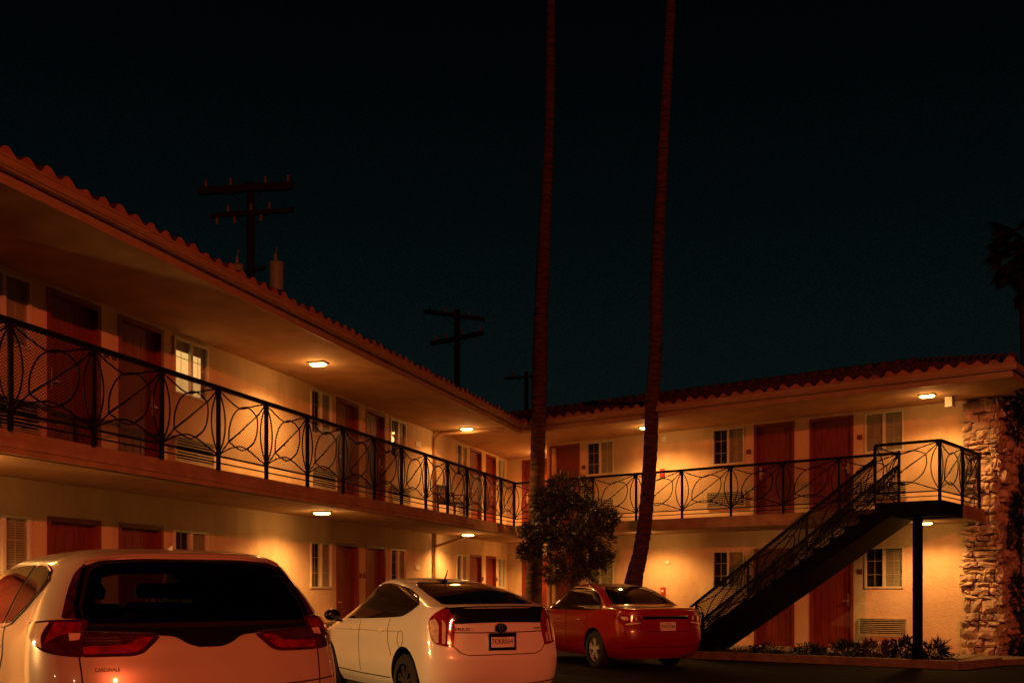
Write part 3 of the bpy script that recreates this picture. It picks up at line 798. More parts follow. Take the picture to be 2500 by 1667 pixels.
# ---------------------------------------------------------------- trees and shrubs
def leafy(mb, centre, rad, nclump, nleaf, ll, lw, rnd, droop=0., flat=.0):
    c = Vector(centre)
    for i in range(nclump):
        d = Vector((rnd.gauss(0, 1), rnd.gauss(0, 1), rnd.gauss(0, 1))).normalized()
        s = rnd.uniform(.35, 1.0)**.5
        q = c+Vector((d.x*rad[0], d.y*rad[1], d.z*rad[2]))*s*rnd.uniform(.82, 1.08)
        ax = (d+Vector((rnd.uniform(-.6, .6), rnd.uniform(-.6, .6), rnd.uniform(-.2, .7)))).normalized()
        for j in range(nleaf):
            dd = (ax+Vector((rnd.uniform(-1, 1), rnd.uniform(-1, 1), rnd.uniform(-1, 1)))*.75).normalized()
            p = q+Vector((rnd.uniform(-1, 1), rnd.uniform(-1, 1), rnd.uniform(-1, 1)))*.07
            l = ll*rnd.uniform(.6, 1.25); dd.z -= droop; dd.normalize()
            sd = dd.cross(Vector((rnd.uniform(-1, 1), rnd.uniform(-1, 1), rnd.uniform(-1, 1)))).normalized()*lw
            mb.add([p, p+dd*l*.5+sd, p+dd*l, p+dd*l*.5-sd], [(0, 1, 2, 3)])
rnd = random.Random(11)
Y = depth_y(1398, -1.35); tb = at(1400, 1500, Y)
tr = tag(empty('small_tree', (tb[0], tb[1], 0)), 'small round leafy tree between the two palm trunks in front of the railing', 'tree')
b = Vector((tb[0], tb[1], 0)); mb = MB(); tc = Vector(at(1392, 1275, Y))-b
mb.tube([(0, 0, 0), (.03, .02, .7), tc-Vector((0, 0, .55)), tc+Vector((0, 0, .1))], [.07, .06, .05, .02], 8)
for i in range(9):
    a = i*.7; e = tc+Vector((math.cos(a)*.75, math.sin(a)*.75, rnd.uniform(-.4, .6))); mb.tube([tc-Vector((0, 0, .6-.03*i)), (tc+e)/2-Vector((0, 0, .1)), e], [.03, .02, .008], 5)
obj('trunk', mb, M['bark'], tr)
mb = MB()
leafy(mb, tc+Vector((0, 0, -.02)), (.74, .74, .70), 290, 22, .12, .014, rnd)
for (du, dv, r_) in ((1345, 1240, .38), (1410, 1205, .36), (1462, 1310, .38), (1335, 1330, .36), (1440, 1345, .36), (1300, 1300, .24), (1400, 1385, .40), (1355, 1395, .3), (1330, 1220, .25), (1372, 1190, .3), (1478, 1270, .26), (1292, 1345, .22), (1470, 1365, .24), (1440, 1385, .28)):
    leafy(mb, Vector(at(du, dv, Y))-b, (r_, r_, r_*.85), 44, 18, .135, .012, rnd)
obj('crown', mb, M['leaf'], tr, recalc=False)
def shrub(name, loc, rad, label, m, seed, nclump=50, nleaf=16, ll=.095, lw=.015, cat='shrub', group=None, stem=True):
    rnd = random.Random(seed); root = tag(empty(name, loc), label, cat, group)
    mb = MB(); leafy(mb, (0, 0, rad[2]*.95), rad, nclump, nleaf, ll, lw, rnd); obj('foliage', mb, m, root, recalc=False)
    if stem:
        s = MB()
        for i in range(4): s.tube([(0, 0, 0), (rnd.uniform(-.5, .5)*rad[0], rnd.uniform(-.5, .5)*rad[1], rad[2]*1.1)], [.015, .006], 5)
        obj('stem', s, M['bark'], root)
    return root
GRP = 'low shrubs in the planting bed'
shrub('shrub', (6.9, -.6, .1), (.30, .22, .07), 'low shrub under the staircase, nearest its foot', M['leaf2'], 21, 30, group=GRP)
shrub('shrub', (7.7, -.5, .1), (.32, .25, .08), 'low dark shrub in front of the ground floor door by the stairs', M['leaf2'], 22, 34, group=GRP)
shrub('shrub', (8.45, -.5, .1), (.32, .28, .13), 'dark shrub left of the rusty one under the wall grille', M['leaf2'], 23, 44, group=GRP)
shrub('shrub', (9.05, -.5, .1), (.3, .28, .16), 'rust coloured bushy shrub below the ground floor grille left of the post', M['leaf3'], 24, 60, group=GRP)
shrub('shrub', (9.55, -.45, .1), (.22, .22, .2), 'small dark shrub tucked against the left of the stair post', M['leaf2'], 25, 40, group=GRP)
shrub('spiky_plant', (10.1, -.55, .1), (.18, .18, .13), 'spiky dark plant at the right foot of the stair post', M['leaf2'], 26, 34, 12, .22, .014, cat='plant')
mb = MB(); rnd = random.Random(3)
for i in range(420):
    x, y = rnd.uniform(5.6, 10.5), rnd.uniform(-1.15, -.15)
    leafy(mb, (x, y, .11), (.03, .03, .015), 1, 6, .065, .010, rnd)
tag(obj('ground_cover', mb, M['leaf2'], recalc=False), 'low creeping plants over the planting bed', 'ground cover', kind='stuff')
vt = tag(empty('climbing_tree', (12.0, 1.0, 0)), 'dark green tree at the right edge beyond the stone pier', 'tree')
mb = MB(); rnd = random.Random(8)
for (x, y, z, r_) in ((-.35, .1, 4.95, .42), (-.15, .2, 5.4, .4), (-.3, .1, 2.75, .38), (-.2, .1, 3.25, .3), (0, 0, 1.6, .45), (.35, .2, 4.0, .4), (-.1, .1, .6, .4)):
    leafy(mb, (x, y, z), (r_, r_, r_), 55, 14, .15, .025, rnd)
obj('foliage', mb, M['leaf2'], vt, recalc=False)
mb = MB(); mb.tube([(0, 0, 0), (.1, 0, 1.6), (0, .1, 3.2), (-.1, .1, 5.2)], [.07, .06, .05, .02], 8); obj('trunk', mb, M['bark'], vt)

# ---------------------------------------------------------------- utility poles
def upole(u, vtop, Y, label, width, arms, extras=None):
    b = at(u, 1434, Y); root = tag(empty('utility_pole', (b[0], b[1], 0)), label, 'utility pole', 'utility poles behind the motel')
    bb = Vector((b[0], b[1], 0)); zt = at(u, vtop, Y)[2]; k = Y/F
    mb = MB(); mb.tube([(0, 0, 0), (0, 0, zt*.5), (0, 0, zt)], [width*k*.62, width*k*.55, width*k*.5], 12)
    obj('pole', mb, M['wood_dark'], root, smooth=True)
    for (u0, v0, u1, v1, th, ins) in arms:
        # a level arm: the far end is higher up the picture plane ratio
        q = (1434-v0)/(1434-v1); Y1 = Y*(1+q)/2*2/(1+q)*q if False else Y*2*q/(1+q); Y0 = Y*2/(1+q)
        a = Vector(at(u0, v0, Y0))-bb; c = Vector(at(u1, v1, Y1))-bb
        off = Vector((0, -.14, 0)); a += off; c += off
        m2 = MB(); m2.bar(a, c, th*k*.8, th*k)
        # braces
        mm = (a+c)/2
        for e in (a, c): m2.bar(mm+(e-mm)*.45, Vector((0, -.1, mm.z-.55)), .03, .03)
        arm = obj('crossarm', m2, M['wood_dark'], root)
        for t, up in ins:
            i_ = MB(); p = a+(c-a)*t
            s = 1 if up else -1
            i_.lathe([(.02, 0), (.055, s*.05), (.03, s*.08), (.06, s*.12), (.03, s*.16), (.05, s*.2), (.015, s*.24)], (p.x, p.y-.03, p.z+(s*th*k/2)), 10)
            obj('insulator', i_, M['ceramic'], arm, smooth=True)
    if extras: extras(root, bb, Y)
def trafo(root, bb, Y):
    for (u, v0, v1, r, f_) in ((675, 642, 710, 17, 1), (581, 648, 676, 14, 0)):
        p = Vector(at(u, v0, Y-.2))-bb; q = Vector(at(u, v1, Y-.2))-bb; k = Y/F; rr = r*k
        if not f_: q.z -= .4
        m2 = MB(); m2.lathe([(rr*.9, q.z), (rr, q.z+.05), (rr, p.z-.06), (rr*1.08, p.z-.04), (rr*1.05, p.z), (rr*.5, p.z+.05)], (p.x, p.y, 0), 20)
        t = obj('transformer', m2, M['galv'], root); smooth_angle(t, 40)
        b = MB(); b.lathe([(.05, 0), (.08, .05), (.04, .09), (.07, .14), (.035, .18), (.06, .24), (.015, .3)], (p.x-.05, p.y, p.z+.02), 10)
        b.tube([(p.x-.05, p.y, p.z+.3), (p.x+.05, p.y, p.z+.5)], .012, 5); obj('bushing', b, M['galv'], t)
    br = MB(); z = Vector(at(675, 668, Y)).z; br.box(-.9, .9, -.2, -.08, z-.05, z+.05); obj('mounting_bracket', br, M['wood_dark'], root)
upole(612, 446, 34, 'nearest dark utility pole with two crossarms and grey transformer cans above the left roof', 19,
      [(495, 471, 722, 457, 17, [(.08, 1), (.35, 1), (.72, 1), (.96, 1)]), (524, 531, 724, 516, 11, [(.08, 0), (.22, 1), (.3, 0), (.5, 1), (.72, 1), (.62, 0)])], trafo)
upole(1116, 757, 50, 'middle utility pole with two crossarms, between the left roof and the palms', 14,
      [(1040, 762, 1186, 781, 9, [(.1, 1), (.35, 1), (.75, 1)]), (1058, 840, 1184, 814, 10, [(.1, 1), (.3, 1), (.62, 1), (.95, 1)])])
upole(1285, 908, 62, 'farthest small utility pole just left of the left palm trunk', 10, [(1236, 925, 1334, 917, 6, [(.2, 1), (.8, 1)])])

# ---------------------------------------------------------------- cars
def interp(levels, sub):
    out = []
    n = len(levels)
    for i in range(n-1):
        a, b, c, d = levels[max(i-1, 0)], levels[i], levels[i+1], levels[min(i+2, n-1)]
        for k in range(sub):
            t = k/sub; q = []
            for A, B, C, D in zip(a, b, c, d):
                m0 = (C-A)/2; m1 = (D-B)/2
                # monotone limiting
                dl = C-B
                if dl == 0 or (m0*dl) < 0: m0 = 0 if dl == 0 else 0
                if dl == 0 or (m1*dl) < 0: m1 = 0
                m0 = max(-3*abs(dl), min(3*abs(dl), m0)); m1 = max(-3*abs(dl), min(3*abs(dl), m1))
                q.append((2*t**3-3*t*t+1)*B+(t**3-2*t*t+t)*m0+(-2*t**3+3*t*t)*C+(t**3-t*t)*m1)
            out.append(q)
    out.append(list(levels[-1])); return out
def car_shell(levels, Rr, Rf, nr=3.4, nf=2.6, sub=5):
    rings = interp(levels, sub); mb = MB(); NC = 14; NS = 26
    for (z, w, t0, t1) in rings:
        L = t1-t0; a = min(Rr, L*.3); c = min(Rf, L*.35); pts = []
        for k in range(NC+1):        # rear: from centre to right side
            ph = math.pi/2*(k/NC); x = w*math.sin(ph)**(2/nr) if k else 0; d = a*(1-math.cos(ph)**(2/nr)) if k < NC else a
            pts.append((x, t0+d))
        for k in range(1, NS): pts.append((w, t0+a+(L-a-c)*k/NS))
        for k in range(NC, -1, -1):
            ph = math.pi/2*(k/NC); x = w*math.sin(ph)**(2/nf) if k else 0; d = c*(1-math.cos(ph)**(2/nf)) if k < NC else c
            pts.append((x, t1-d))
        full = pts + [(-x, y) for x, y in reversed(pts[1:-1])]
        mb.v += [(x, y, z) for x, y in full]
    n = len(mb.v)//len(rings)
    for i in range(len(rings)-1):
        for k in range(n):
            k2 = (k+1) % n; mb.f.append((i*n+k, i*n+k2, (i+1)*n+k2, (i+1)*n+k))
    mb.f.append(tuple(range(n-1, -1, -1))); mb.f.append(tuple((len(rings)-1)*n+k for k in range(n)))
    return mb
class Car:
    def __init__(s, name, label, loc, rz, levels, Rr, Rf, paint, nr=3.4, sx=1, sz=1):
        s.root = tag(empty(name, (*loc, 0), rz), label, 'car', 'cars parked before the motel')
        levels = [(z*sz, w*sx, a, b) for z, w, a, b in levels]
        s.sx, s.sz = sx, sz
        mb = car_shell(levels, Rr, Rf, nr); s.shell = mb
        s.bvh = BVHTree.FromPolygons([Vector(v) for v in mb.v], mb.f)
        s.body = obj('body', mb, paint, s.root, smooth=True)
        s.paint = paint
    def hit(s, p, d):
        """p on/near surface, d = inward direction"""
        d = Vector(d).normalized(); o = Vector(p)-d*1.5
        h = s.bvh.ray_cast(o, d)
        return (h[0], h[1]) if h[0] is not None else (None, None)
    def arches(s, wheels, r, wd=.35, cabin=None):
        c = MB()
        if cabin:
            prof, y0, y1 = cabin; k = len(prof)
            c.add([(x, y, z) for y in (y0, y1) for x, z in prof], [tuple(range(k)), tuple(range(2*k-1, k-1, -1))]+[(i, (i+1) % k, (i+1) % k+k, i+k) for i in range(k)])
        for (x, y, z) in wheels:
            sg = 1 if x > 0 else -1
            c.lathe([(r, -wd if sg > 0 else -.4), (r, .4 if sg > 0 else wd)], (x, y, z), 40, 'x')
        co = obj('cut', c, M['arch']); co.parent = s.root; bpy.context.view_layer.update()
        md = s.body.modifiers.new('b', 'BOOLEAN'); md.operation = 'DIFFERENCE'; md.object = co; md.solver = 'EXACT'
        dg = bpy.context.evaluated_depsgraph_get(); dg.update()
        me = bpy.data.meshes.new_from_object(s.body.evaluated_get(dg))
        s.body.modifiers.clear(); s.body.data = me
        if len(me.materials) < 2: me.materials.append(M['arch'])
        # arch faces -> dark
        for p in me.polygons:
            cc = p.center; 
            for (x, y, z) in wheels:
                rr = math.hypot(cc.y-y, cc.z-z)
                if rr < r+.004 and abs(cc.x) > .3 and cc.x*x > 0:
                    if abs(p.normal.x) < .3 or abs(cc.x) < abs(x)-.12: p.material_index = 1
            if cabin and cabin[1] < cc.y < cabin[2]:
                zs_ = [q[1] for q in cabin[0]]; xs_ = max(abs(q[0]) for q in cabin[0])
                near = min(abs(cc.z-min(zs_)), abs(cc.z-max(zs_)))
                h = s.bvh.find_nearest(cc)
                if h[3] > .012 and min(zs_)-.02 < cc.z < max(zs_)+.02 and abs(cc.x) < xs_+.02: p.material_index = 1
        bpy.data.objects.remove(co)
        smooth_angle(s.body, 38)
    def overlay(s, name, pts, d, m, off=.0075, cell=.032, parent=None, smooth=True):
        """panel whose outline is pts (3-D, near the surface), laid on the shell along direction d"""
        d = Vector(d).normalized()
        pts = [Vector((p[0]*s.sx, p[1], p[2]*s.sz)) for p in pts]
        # round the outline where neighbouring edges meet at a shallow angle
        q_ = []; n_ = len(pts)
        for i in range(n_):
            a, b, c = pts[i-1], pts[i], pts[(i+1) % n_]; e1, e2 = (b-a), (c-b)
            if e1.length < 1e-6 or e2.length < 1e-6: q_.append(b); continue
            ang = e1.angle(e2); r_ = min(e1.length, e2.length)*(.42 if ang < 1.05 else .16)
            p0 = b-e1.normalized()*r_; p1 = b+e2.normalized()*r_
            for t in (0, .25, .5, .75, 1): q_.append(p0*(1-t)**2+b*2*t*(1-t)+p1*t*t)
        pts = q_
        bm = bmesh.new(); u = d.cross(Vector((0, 0, 1))).normalized(); v = u.cross(d).normalized()
        fl = [(p.dot(u), p.dot(v)) for p in pts]
        bm.faces.new([bm.verts.new((a, b, 0)) for a, b in fl])
        for ax in (0, 1):
            lo, hi = min(p[ax] for p in fl), max(p[ax] for p in fl); n = max(1, int((hi-lo)/cell))
            for i in range(1, n):
                co = [0, 0, 0]; no = [0, 0, 0]; co[ax] = lo+(hi-lo)*i/n; no[ax] = 1
                bmesh.ops.bisect_plane(bm, geom=bm.verts[:]+bm.edges[:]+bm.faces[:], plane_co=co, plane_no=no)
        bm.verts.ensure_lookup_table(); mb = MB(); bad = set()
        base = Vector((0, 0, 0))
        for i, vt_ in enumerate(bm.verts):
            p = u*vt_.co.x+v*vt_.co.y + d*(pts[0].dot(d))
            h = s.bvh.ray_cast(p-d*2.0, d)
            if h[0] is None: mb.v.append((0, 0, 0)); bad.add(i)
            else:
                nn = h[1]; nn = nn if nn.dot(d) < 0 else -nn
                mb.v.append(tuple(h[0]+nn*off))
            vt_.index = i
        for f in bm.faces:
            ids = [w_.index for w_ in f.verts]
            if any(i in bad for i in ids): continue
            P_ = [Vector(mb.v[i]) for i in ids]
            if max((P_[i]-P_[(i+1) % len(P_)]).length for i in range(len(P_))) > .6: continue
            mb.f.append(tuple(ids))
        # outer rim down to the shell
        bm.free()
        cnt = {}
        for f in mb.f:
            for i in range(len(f)):
                e = (f[i], f[(i+1) % len(f)]); cnt[tuple(sorted(e))] = cnt.get(tuple(sorted(e)), 0)+1
        bnd = [e for e, c_ in cnt.items() if c_ == 1]; mp = {}
        for e in bnd:
            for i in e:
                if i not in mp:
                    mp[i] = len(mb.v); mb.v.append(tuple(Vector(mb.v[i])+d*(off+.006)))
            mb.f.append((e[0], e[1], mp[e[1]], mp[e[0]]))
        o = obj(name, mb, m, parent or s.root)
        smooth_angle(o, 50)
        return o
    def seam(s, pts, d, w=.007, parent=None, name='panel_gap', m=None, off=.0022, smoothpts=True):
        """thin line following the shell"""
        d = Vector(d).normalized(); P = []
        pts = [Vector((p[0]*s.sx, p[1], p[2]*s.sz)) for p in pts]
        for i in range(len(pts)-1):
            n = max(2, int((pts[i+1]-pts[i]).length/.05))
            for k in range(n): P.append(pts[i].lerp(pts[i+1], k/n))
        P.append(pts[-1]); Q = []
        for p in P:
            h = s.bvh.ray_cast(p-d*2, d)
            if h[0] is not None: Q.append(h[0]-d*off)
        mb = MB()
        if len(Q) > 1:
            mb.tube(Q, w/2, 5)
            return obj(name, mb, m or M['seam'], parent or s.body)
    def wheel(s, x, y, r, wdt, rim_m, spokes=5, spare=False):
        sg = 1 if x > 0 else -1
        t = MB(); t.lathe([(r*.66, -wdt/2), (r*.93, -wdt/2), (r, -wdt/2+.03), (r, wdt/2-.03), (r*.93, wdt/2), (r*.66, wdt/2)], (0, 0, 0), 36, 'x', cap=False)
        wh = empty('wheel', (x, y, r)); wh.parent = s.root
        obj('tyre', t, M['rubber'], wh, smooth=False)
        rm = MB(); fx = sg*wdt*.36
        rm.lathe([(r*.66, fx), (r*.66, fx-sg*.02), (r*.60, fx-sg*.035), (r*.60, fx)], (0, 0, 0), 36, 'x', cap=False)
        for k in range(spokes):
            a = 2*math.pi*k/spokes+.3
            for da in (-.14, .14):
                p0 = Vector((fx-sg*.01, math.cos(a+da*1.6)*r*.12, math.sin(a+da*1.6)*r*.12)); p1 = Vector((fx-sg*.005, math.cos(a+da)*r*.62, math.sin(a+da)*r*.62))
                rm.bar(p0, p1, .03, .035, up=(1, 0, 0))
        rm.lathe([(r*.17, fx-sg*.03), (r*.17, fx), (r*.1, fx+sg*.006)], (0, 0, 0), 18, 'x')
        obj('rim', rm, rim_m, wh)
        dk = MB(); dk.lathe([(r*.62, fx-sg*.05), (r*.62, fx-sg*.06)], (0, 0, 0), 24, 'x'); obj('brake_disc', dk, M['gdark'], wh)
    def sym(s, fn):
        for sg in (-1, 1): fn(sg)
def rear_text(car, txt, x, z, size, m, name='badge_lettering', parent=None, stretch=1.0):
    p = car.hit((x*car.sx, 0, z*car.sz), (0, 1, 0))[0]
    y = (p.y if p else 0)-.004
    # follow the surface letter by letter
    def T(a, b, c):
        X = x*car.sx+a*stretch; h = car.bvh.ray_cast(Vector((X, -2, z*car.sz+b)), Vector((0, 1, 0)))
        yy = h[0].y if h[0] is not None else y
        return (X, yy-.006-c, z*car.sz+b)
    return obj(name, text_mb(txt, size, T), m, parent or car.root)
def plate(car, x, z, txt, sub, w=.305, h=.152, framem=None, base=.0, m=None):
    p = car.hit((x*car.sx, 0, z*car.sz), (0, 1, 0))[0]; y = p.y-.02-base
    b = MB(); X = x*car.sx; Z = z*car.sz
    b.box(X-w/2, X+w/2, y, y+.018+base, Z-h/2, Z+h/2); o = obj('licence_plate', b, m or M['plate'], car.root)
    t = text_mb(txt, .078, lambda a, q, c: (X+a*.86, y-.003-c, Z-.002+q)); obj('plate_number', t, M['ink'], o)
    t = text_mb(sub, .026, lambda a, q, c: (X+a, y-.003-c, Z+.054+q)); obj('plate_lettering', t, M['redbox'], o)
    if framem:
        f = MB(); e = .02
        for (a, b_, c, d) in ((-w/2-e, -w/2+.004, -h/2-e, h/2+e), (w/2-.004, w/2+e, -h/2-e, h/2+e), (-w/2, w/2, h/2-.022, h/2+e), (-w/2, w/2, -h/2-e, -h/2+.012)):
            f.box(X+a, X+b_, y-.012, y-.0045, Z+c, Z+d)
        obj('plate_frame', f, framem, o)
    return o

# --- white hatchback
PL = [(.19, .76, .14, 4.33), (.30, .83, .05, 4.43), (.45, .86, .005, 4.48), (.60, .87, .0, 4.46), (.72, .872, .03, 4.36), (.82, .868, .05, 4.12), (.92, .858, .07, 3.75), (1.0, .84, .08, 3.42),
      (1.08, .81, .09, 3.2), (1.155, .775, .12, 3.05), (1.195, .75, .30, 2.98), (1.27, .71, .62, 2.83), (1.35, .66, 1.0, 2.66), (1.415, .60, 1.36, 2.5), (1.46, .51, 1.72, 2.38), (1.484, .36, 2.0, 2.3), (1.495, .08, 2.12, 2.2)]
a = .50
c1 = Car('parked_car', 'white hatchback with a black glass tail in the middle of the three cars', W(-.10, 11.62), TH+a, PL, .45, .8, M['white_paint'], sx=.99, sz=1.035)
ws = [(x, y, .33) for x in (-.76, .76) for y in (.83, 3.56)]
c1.arches(ws, .415, .3)
for x, y, z in ws: c1.wheel(x, y, .33, .2, M['alloy_dark'], 7)
c1.overlay('rear_window', [(-.60, .3, 1.185), (.60, .3, 1.185), (.56, .9, 1.30), (.49, 1.3, 1.40), (.40, 1.5, 1.435), (-.40, 1.5, 1.435), (-.49, 1.3, 1.40), (-.56, .9, 1.30)], (0, 1, -.25), M['car_glass'])
c1.overlay('lower_rear_window', [(-.56, .1, .985), (-.2, .1, .995), (.2, .1, .995), (.56, .1, .985), (.60, .1, 1.06), (.625, .1, 1.145), (-.625, .1, 1.145), (-.60, .1, 1.06)], (0, 1, 0), M['gloss_black'])
c1.seam([(-.64, .1, 1.158), (-.3, .1, 1.165), (.3, .1, 1.165), (.64, .1, 1.158)], (0, 1, -.1), .022, c1.root, 'spoiler', M['gloss_black'], off=.006)
def side(sg):
    d = (-sg, 0, 0)
    c1.overlay('side_window', [(sg*.8, 3.42, .975), (sg*.8, 2.2, .995), (sg*.8, 1.42, 1.025), (sg*.8, .98, 1.045), (sg*.8, .78, 1.10), (sg*.8, .62, 1.185), (sg*.7, .80, 1.265), (sg*.7, 1.15, 1.345), (sg*.6, 1.55, 1.405), (sg*.6, 2.0, 1.43), (sg*.6, 2.4, 1.385), (sg*.7, 2.75, 1.27), (sg*.8, 3.15, 1.1)], d, M['car_glass'])
    c1.seam([(sg*.8, 2.28, .98), (sg*.8, 2.3, .7), (sg*.8, 2.28, .36)], d); c1.seam([(sg*.8, 1.30, 1.02), (sg*.8, 1.33, .9), (sg*.8, 1.3, .75), (sg*.8, 1.2, .6)], d)
    c1.seam([(sg*.8, 3.42, .98), (sg*.8, 3.45, .6), (sg*.8, 3.3, .36)], d); c1.seam([(sg*.8, 3.2, .34), (sg*.8, 2.3, .33), (sg*.8, 1.30, .34)], d, .014)
    c1.seam([(sg*.8, 3.2, .84), (sg*.8, 2.3, .86), (sg*.8, 1.0, .88)], d, .005)
    for yy in (1.55, 2.45):
        h = c1.hit((sg*.8, yy, .86), d)[0]
        b = MB(); b.tube([(h.x-sg*.005, yy-.09, .90), (h.x+sg*.028, yy-.05, .902), (h.x+sg*.028, yy+.05, .902), (h.x-sg*.005, yy+.09, .90)], .014, 6); obj('door_handle', b, M['white_paint'], c1.root, smooth=True)
    h = c1.hit((sg*.8, 3.1, 1.0), d)[0]
    b = MB(); b.lathe([(.03, -.06), (.085, -.055), (.10, 0), (.085, .06), (.02, .1)], (0, 0, 0), 16, 'y'); b.v = [(sg*.98+x*1.15, 2.98+y, 1.06+z*.8) for x, y, z in b.v]
    b.bar((h.x-sg*.02, 3.05, .97), (sg*.95, 3.0, 1.0), .06, .03); obj('wing_mirror', b, M['gloss_black'], c1.root, smooth=True)
    dd = (-sg*.75, 1, 0)
    tl = c1.overlay('tail_lamp', [(sg*.79, .155, .775), (sg*.70, .05, .745), (sg*.615, .04, .74), (sg*.605, .04, .96), (sg*.635, .05, 1.08), (sg*.665, .12, 1.165), (sg*.75, .20, 1.11), (sg*.81, .26, 1.03), (sg*.82, .21, .88)], dd, M['tail_red'], off=.008)
    c1.overlay('clear_lens', [(sg*.787, .15, .79), (sg*.755, .12, .785), (sg*.76, .12, .98), (sg*.78, .17, 1.04), (sg*.803, .25, 1.015), (sg*.813, .205, .88)], dd, M['tail_clear'], off=.012, parent=tl)
    c1.overlay('clear_lens', [(sg*.735, .08, .775), (sg*.705, .06, .775), (sg*.705, .07, .99), (sg*.735, .1, 1.03)], dd, M['tail_clear'], off=.012, parent=tl)
    c1.overlay('clear_lens', [(sg*.675, .06, .775), (sg*.645, .05, .775), (sg*.645, .06, .86), (sg*.675, .07, .88)], dd, M['tail_clear'], off=.012, parent=tl)
    c1.overlay('head_lamp', [(sg*.8, 4.0, .62), (sg*.6, 4.3, .6), (sg*.6, 4.2, .72), (sg*.8, 3.8, .8)], (-sg*.7, -1, 0), M['tail_clear'])
c1.sym(side)
c1.seam([(-.595, 0, .96), (-.60, 0, .76), (-.52, 0, .68), (-.43, 0, .65), (.43, 0, .65), (.52, 0, .68), (.60, 0, .76), (.595, 0, .96)], (0, 1, 0), .010)
c1.seam([(-.59, 0, .895), (-.3, 0, .888), (.3, 0, .888), (.59, 0, .895)], (0, 1, 0), .011)
c1.seam([(-.8, 0, .35), (-.4, 0, .32), (.4, 0, .32), (.8, 0, .35)], (0, 1, 0), .014)
fc = [(-.8, .93+.085*math.cos(q*.35), .80+.095*math.sin(q*.35)) for q in range(19)]
c1.seam(fc, (1, 0, 0), .006, name='fuel_flap')
p = c1.hit((0, 0, .97), (0, 1, 0))[0]
b = MB()
b.lathe([(.062, p.y-.018), (.062, p.y-.006)], (0, 0, 0), 28, 'y'); b.v = [(x*1.25, y, z*.85+.965) for x, y, z in b.v]
emb = obj('emblem', b, M['gloss_black'], c1.root)
b = MB(); b.tube([(.078*math.cos(q*math.pi/12), p.y-.02, .965+.053*math.sin(q*math.pi/12)) for q in range(25)], .005, 5)
b.tube([(.05*math.cos(q*math.pi/10), p.y-.021, .98+.016*math.sin(q*math.pi/10)) for q in range(21)], .003, 5)
b.tube([(.02*math.cos(q*math.pi/10), p.y-.022, .965+.04*math.sin(q*math.pi/10)) for q in range(21)], .003, 5); obj('emblem_ring', b, M['chrome'], emb)
rear_text(c1, 'PRIUS', -.47, .925, .05, M['ink'], stretch=1.35)
rear_text(c1, 'HYBRID', .49, .925, .024, M['ink'], stretch=1.2)
plate(c1, 0.0, .79, '7CKR564', 'California', framem=M['gloss_black'], base=.01)
b = MB(); b.tube([(0, 1.62, 1.47), (0, 1.55, 1.52), (0, 1.46, 1.64)], [.02, .012, .004], 6); b.box(-.035, .035, 1.55, 1.72, 1.46, 1.52); obj('roof_antenna', b, M['gloss_black'], c1.root)

# --- silver van, closest
VL = [(.25, .83, .16, 4.55), (.4, .89, .05, 4.65), (.58, .92, .0, 4.7), (.78, .93, .0, 4.68), (.93, .927, .025, 4.55), (1.04, .92, .06, 4.2), (1.14, .905, .095, 3.85),
      (1.24, .87, .16, 3.6), (1.35, .825, .24, 3.35), (1.45, .775, .32, 3.12), (1.52, .735, .37, 2.95), (1.575, .69, .40, 2.8), (1.61, .635, .43, 2.68), (1.64, .55, .52, 2.5), (1.665, .42, .8, 2.3), (1.68, .08, 1.3, 2.0)]
c2 = Car('parked_van', 'silver van with a wide black tailgate window, nearest vehicle at the lower left', W(-1.73, 6.02), TH+.62, VL, .50, .8, M['silver_paint'], nr=3.2)
ws = [(x, y, .35) for x in (-.81, .81) for y in (.95, 3.7)]
CAB = [(-.66, 1.22), (.66, 1.22), (.665, 1.30), (.62, 1.42), (.575, 1.52), (.50, 1.56), (.3, 1.575), (-.3, 1.575), (-.50, 1.56), (-.575, 1.52), (-.62, 1.42), (-.665, 1.30)]
c2.arches(ws, .42, .32, cabin=(CAB, -.2, 3.9))
for x, y, z in ws: c2.wheel(x, y, .35, .22, M['alloy'], 5)
c2.overlay('rear_window', [(-.70, .1, 1.205), (-.3, .1, 1.19), (.3, .1, 1.19), (.70, .1, 1.205), (.705, .2, 1.3), (.66, .3, 1.43), (.61, .4, 1.535), (.53, .42, 1.575), (.3, .43, 1.59), (-.3, .43, 1.59), (-.53, .42, 1.575), (-.61, .4, 1.535), (-.66, .3, 1.43), (-.705, .2, 1.3)], (0, 1, 0), M['tint_glass'])
c2.overlay('windscreen', [(-.72, 3.4, 1.2), (.72, 3.4, 1.2), (.64, 3, 1.45), (.56, 2.8, 1.57), (-.56, 2.8, 1.57), (-.64, 3, 1.45)], (0, -1, 0), M['clear_glass'])
def rring(o_, i_, y):      # opaque printed border of the tailgate glass, seen as a darker frame
    mb = MB(); k = len(o_); mb.add([(x, y, z) for x, z in o_]+[(x, y, z) for x, z in i_], [(a, (a+1) % k, (a+1) % k+k, a+k) for a in range(k)]); return mb
IN = [(-.46, 1.25), (.50, 1.25), (.56, 1.30), (.56, 1.40), (.52, 1.48), (.46, 1.50), (.3, 1.505), (-.3, 1.505), (-.42, 1.50), (-.5, 1.48), (-.54, 1.40), (-.54, 1.30)]
obj('window_surround', rring(CAB, IN, .50), M['arch'], c2.root)
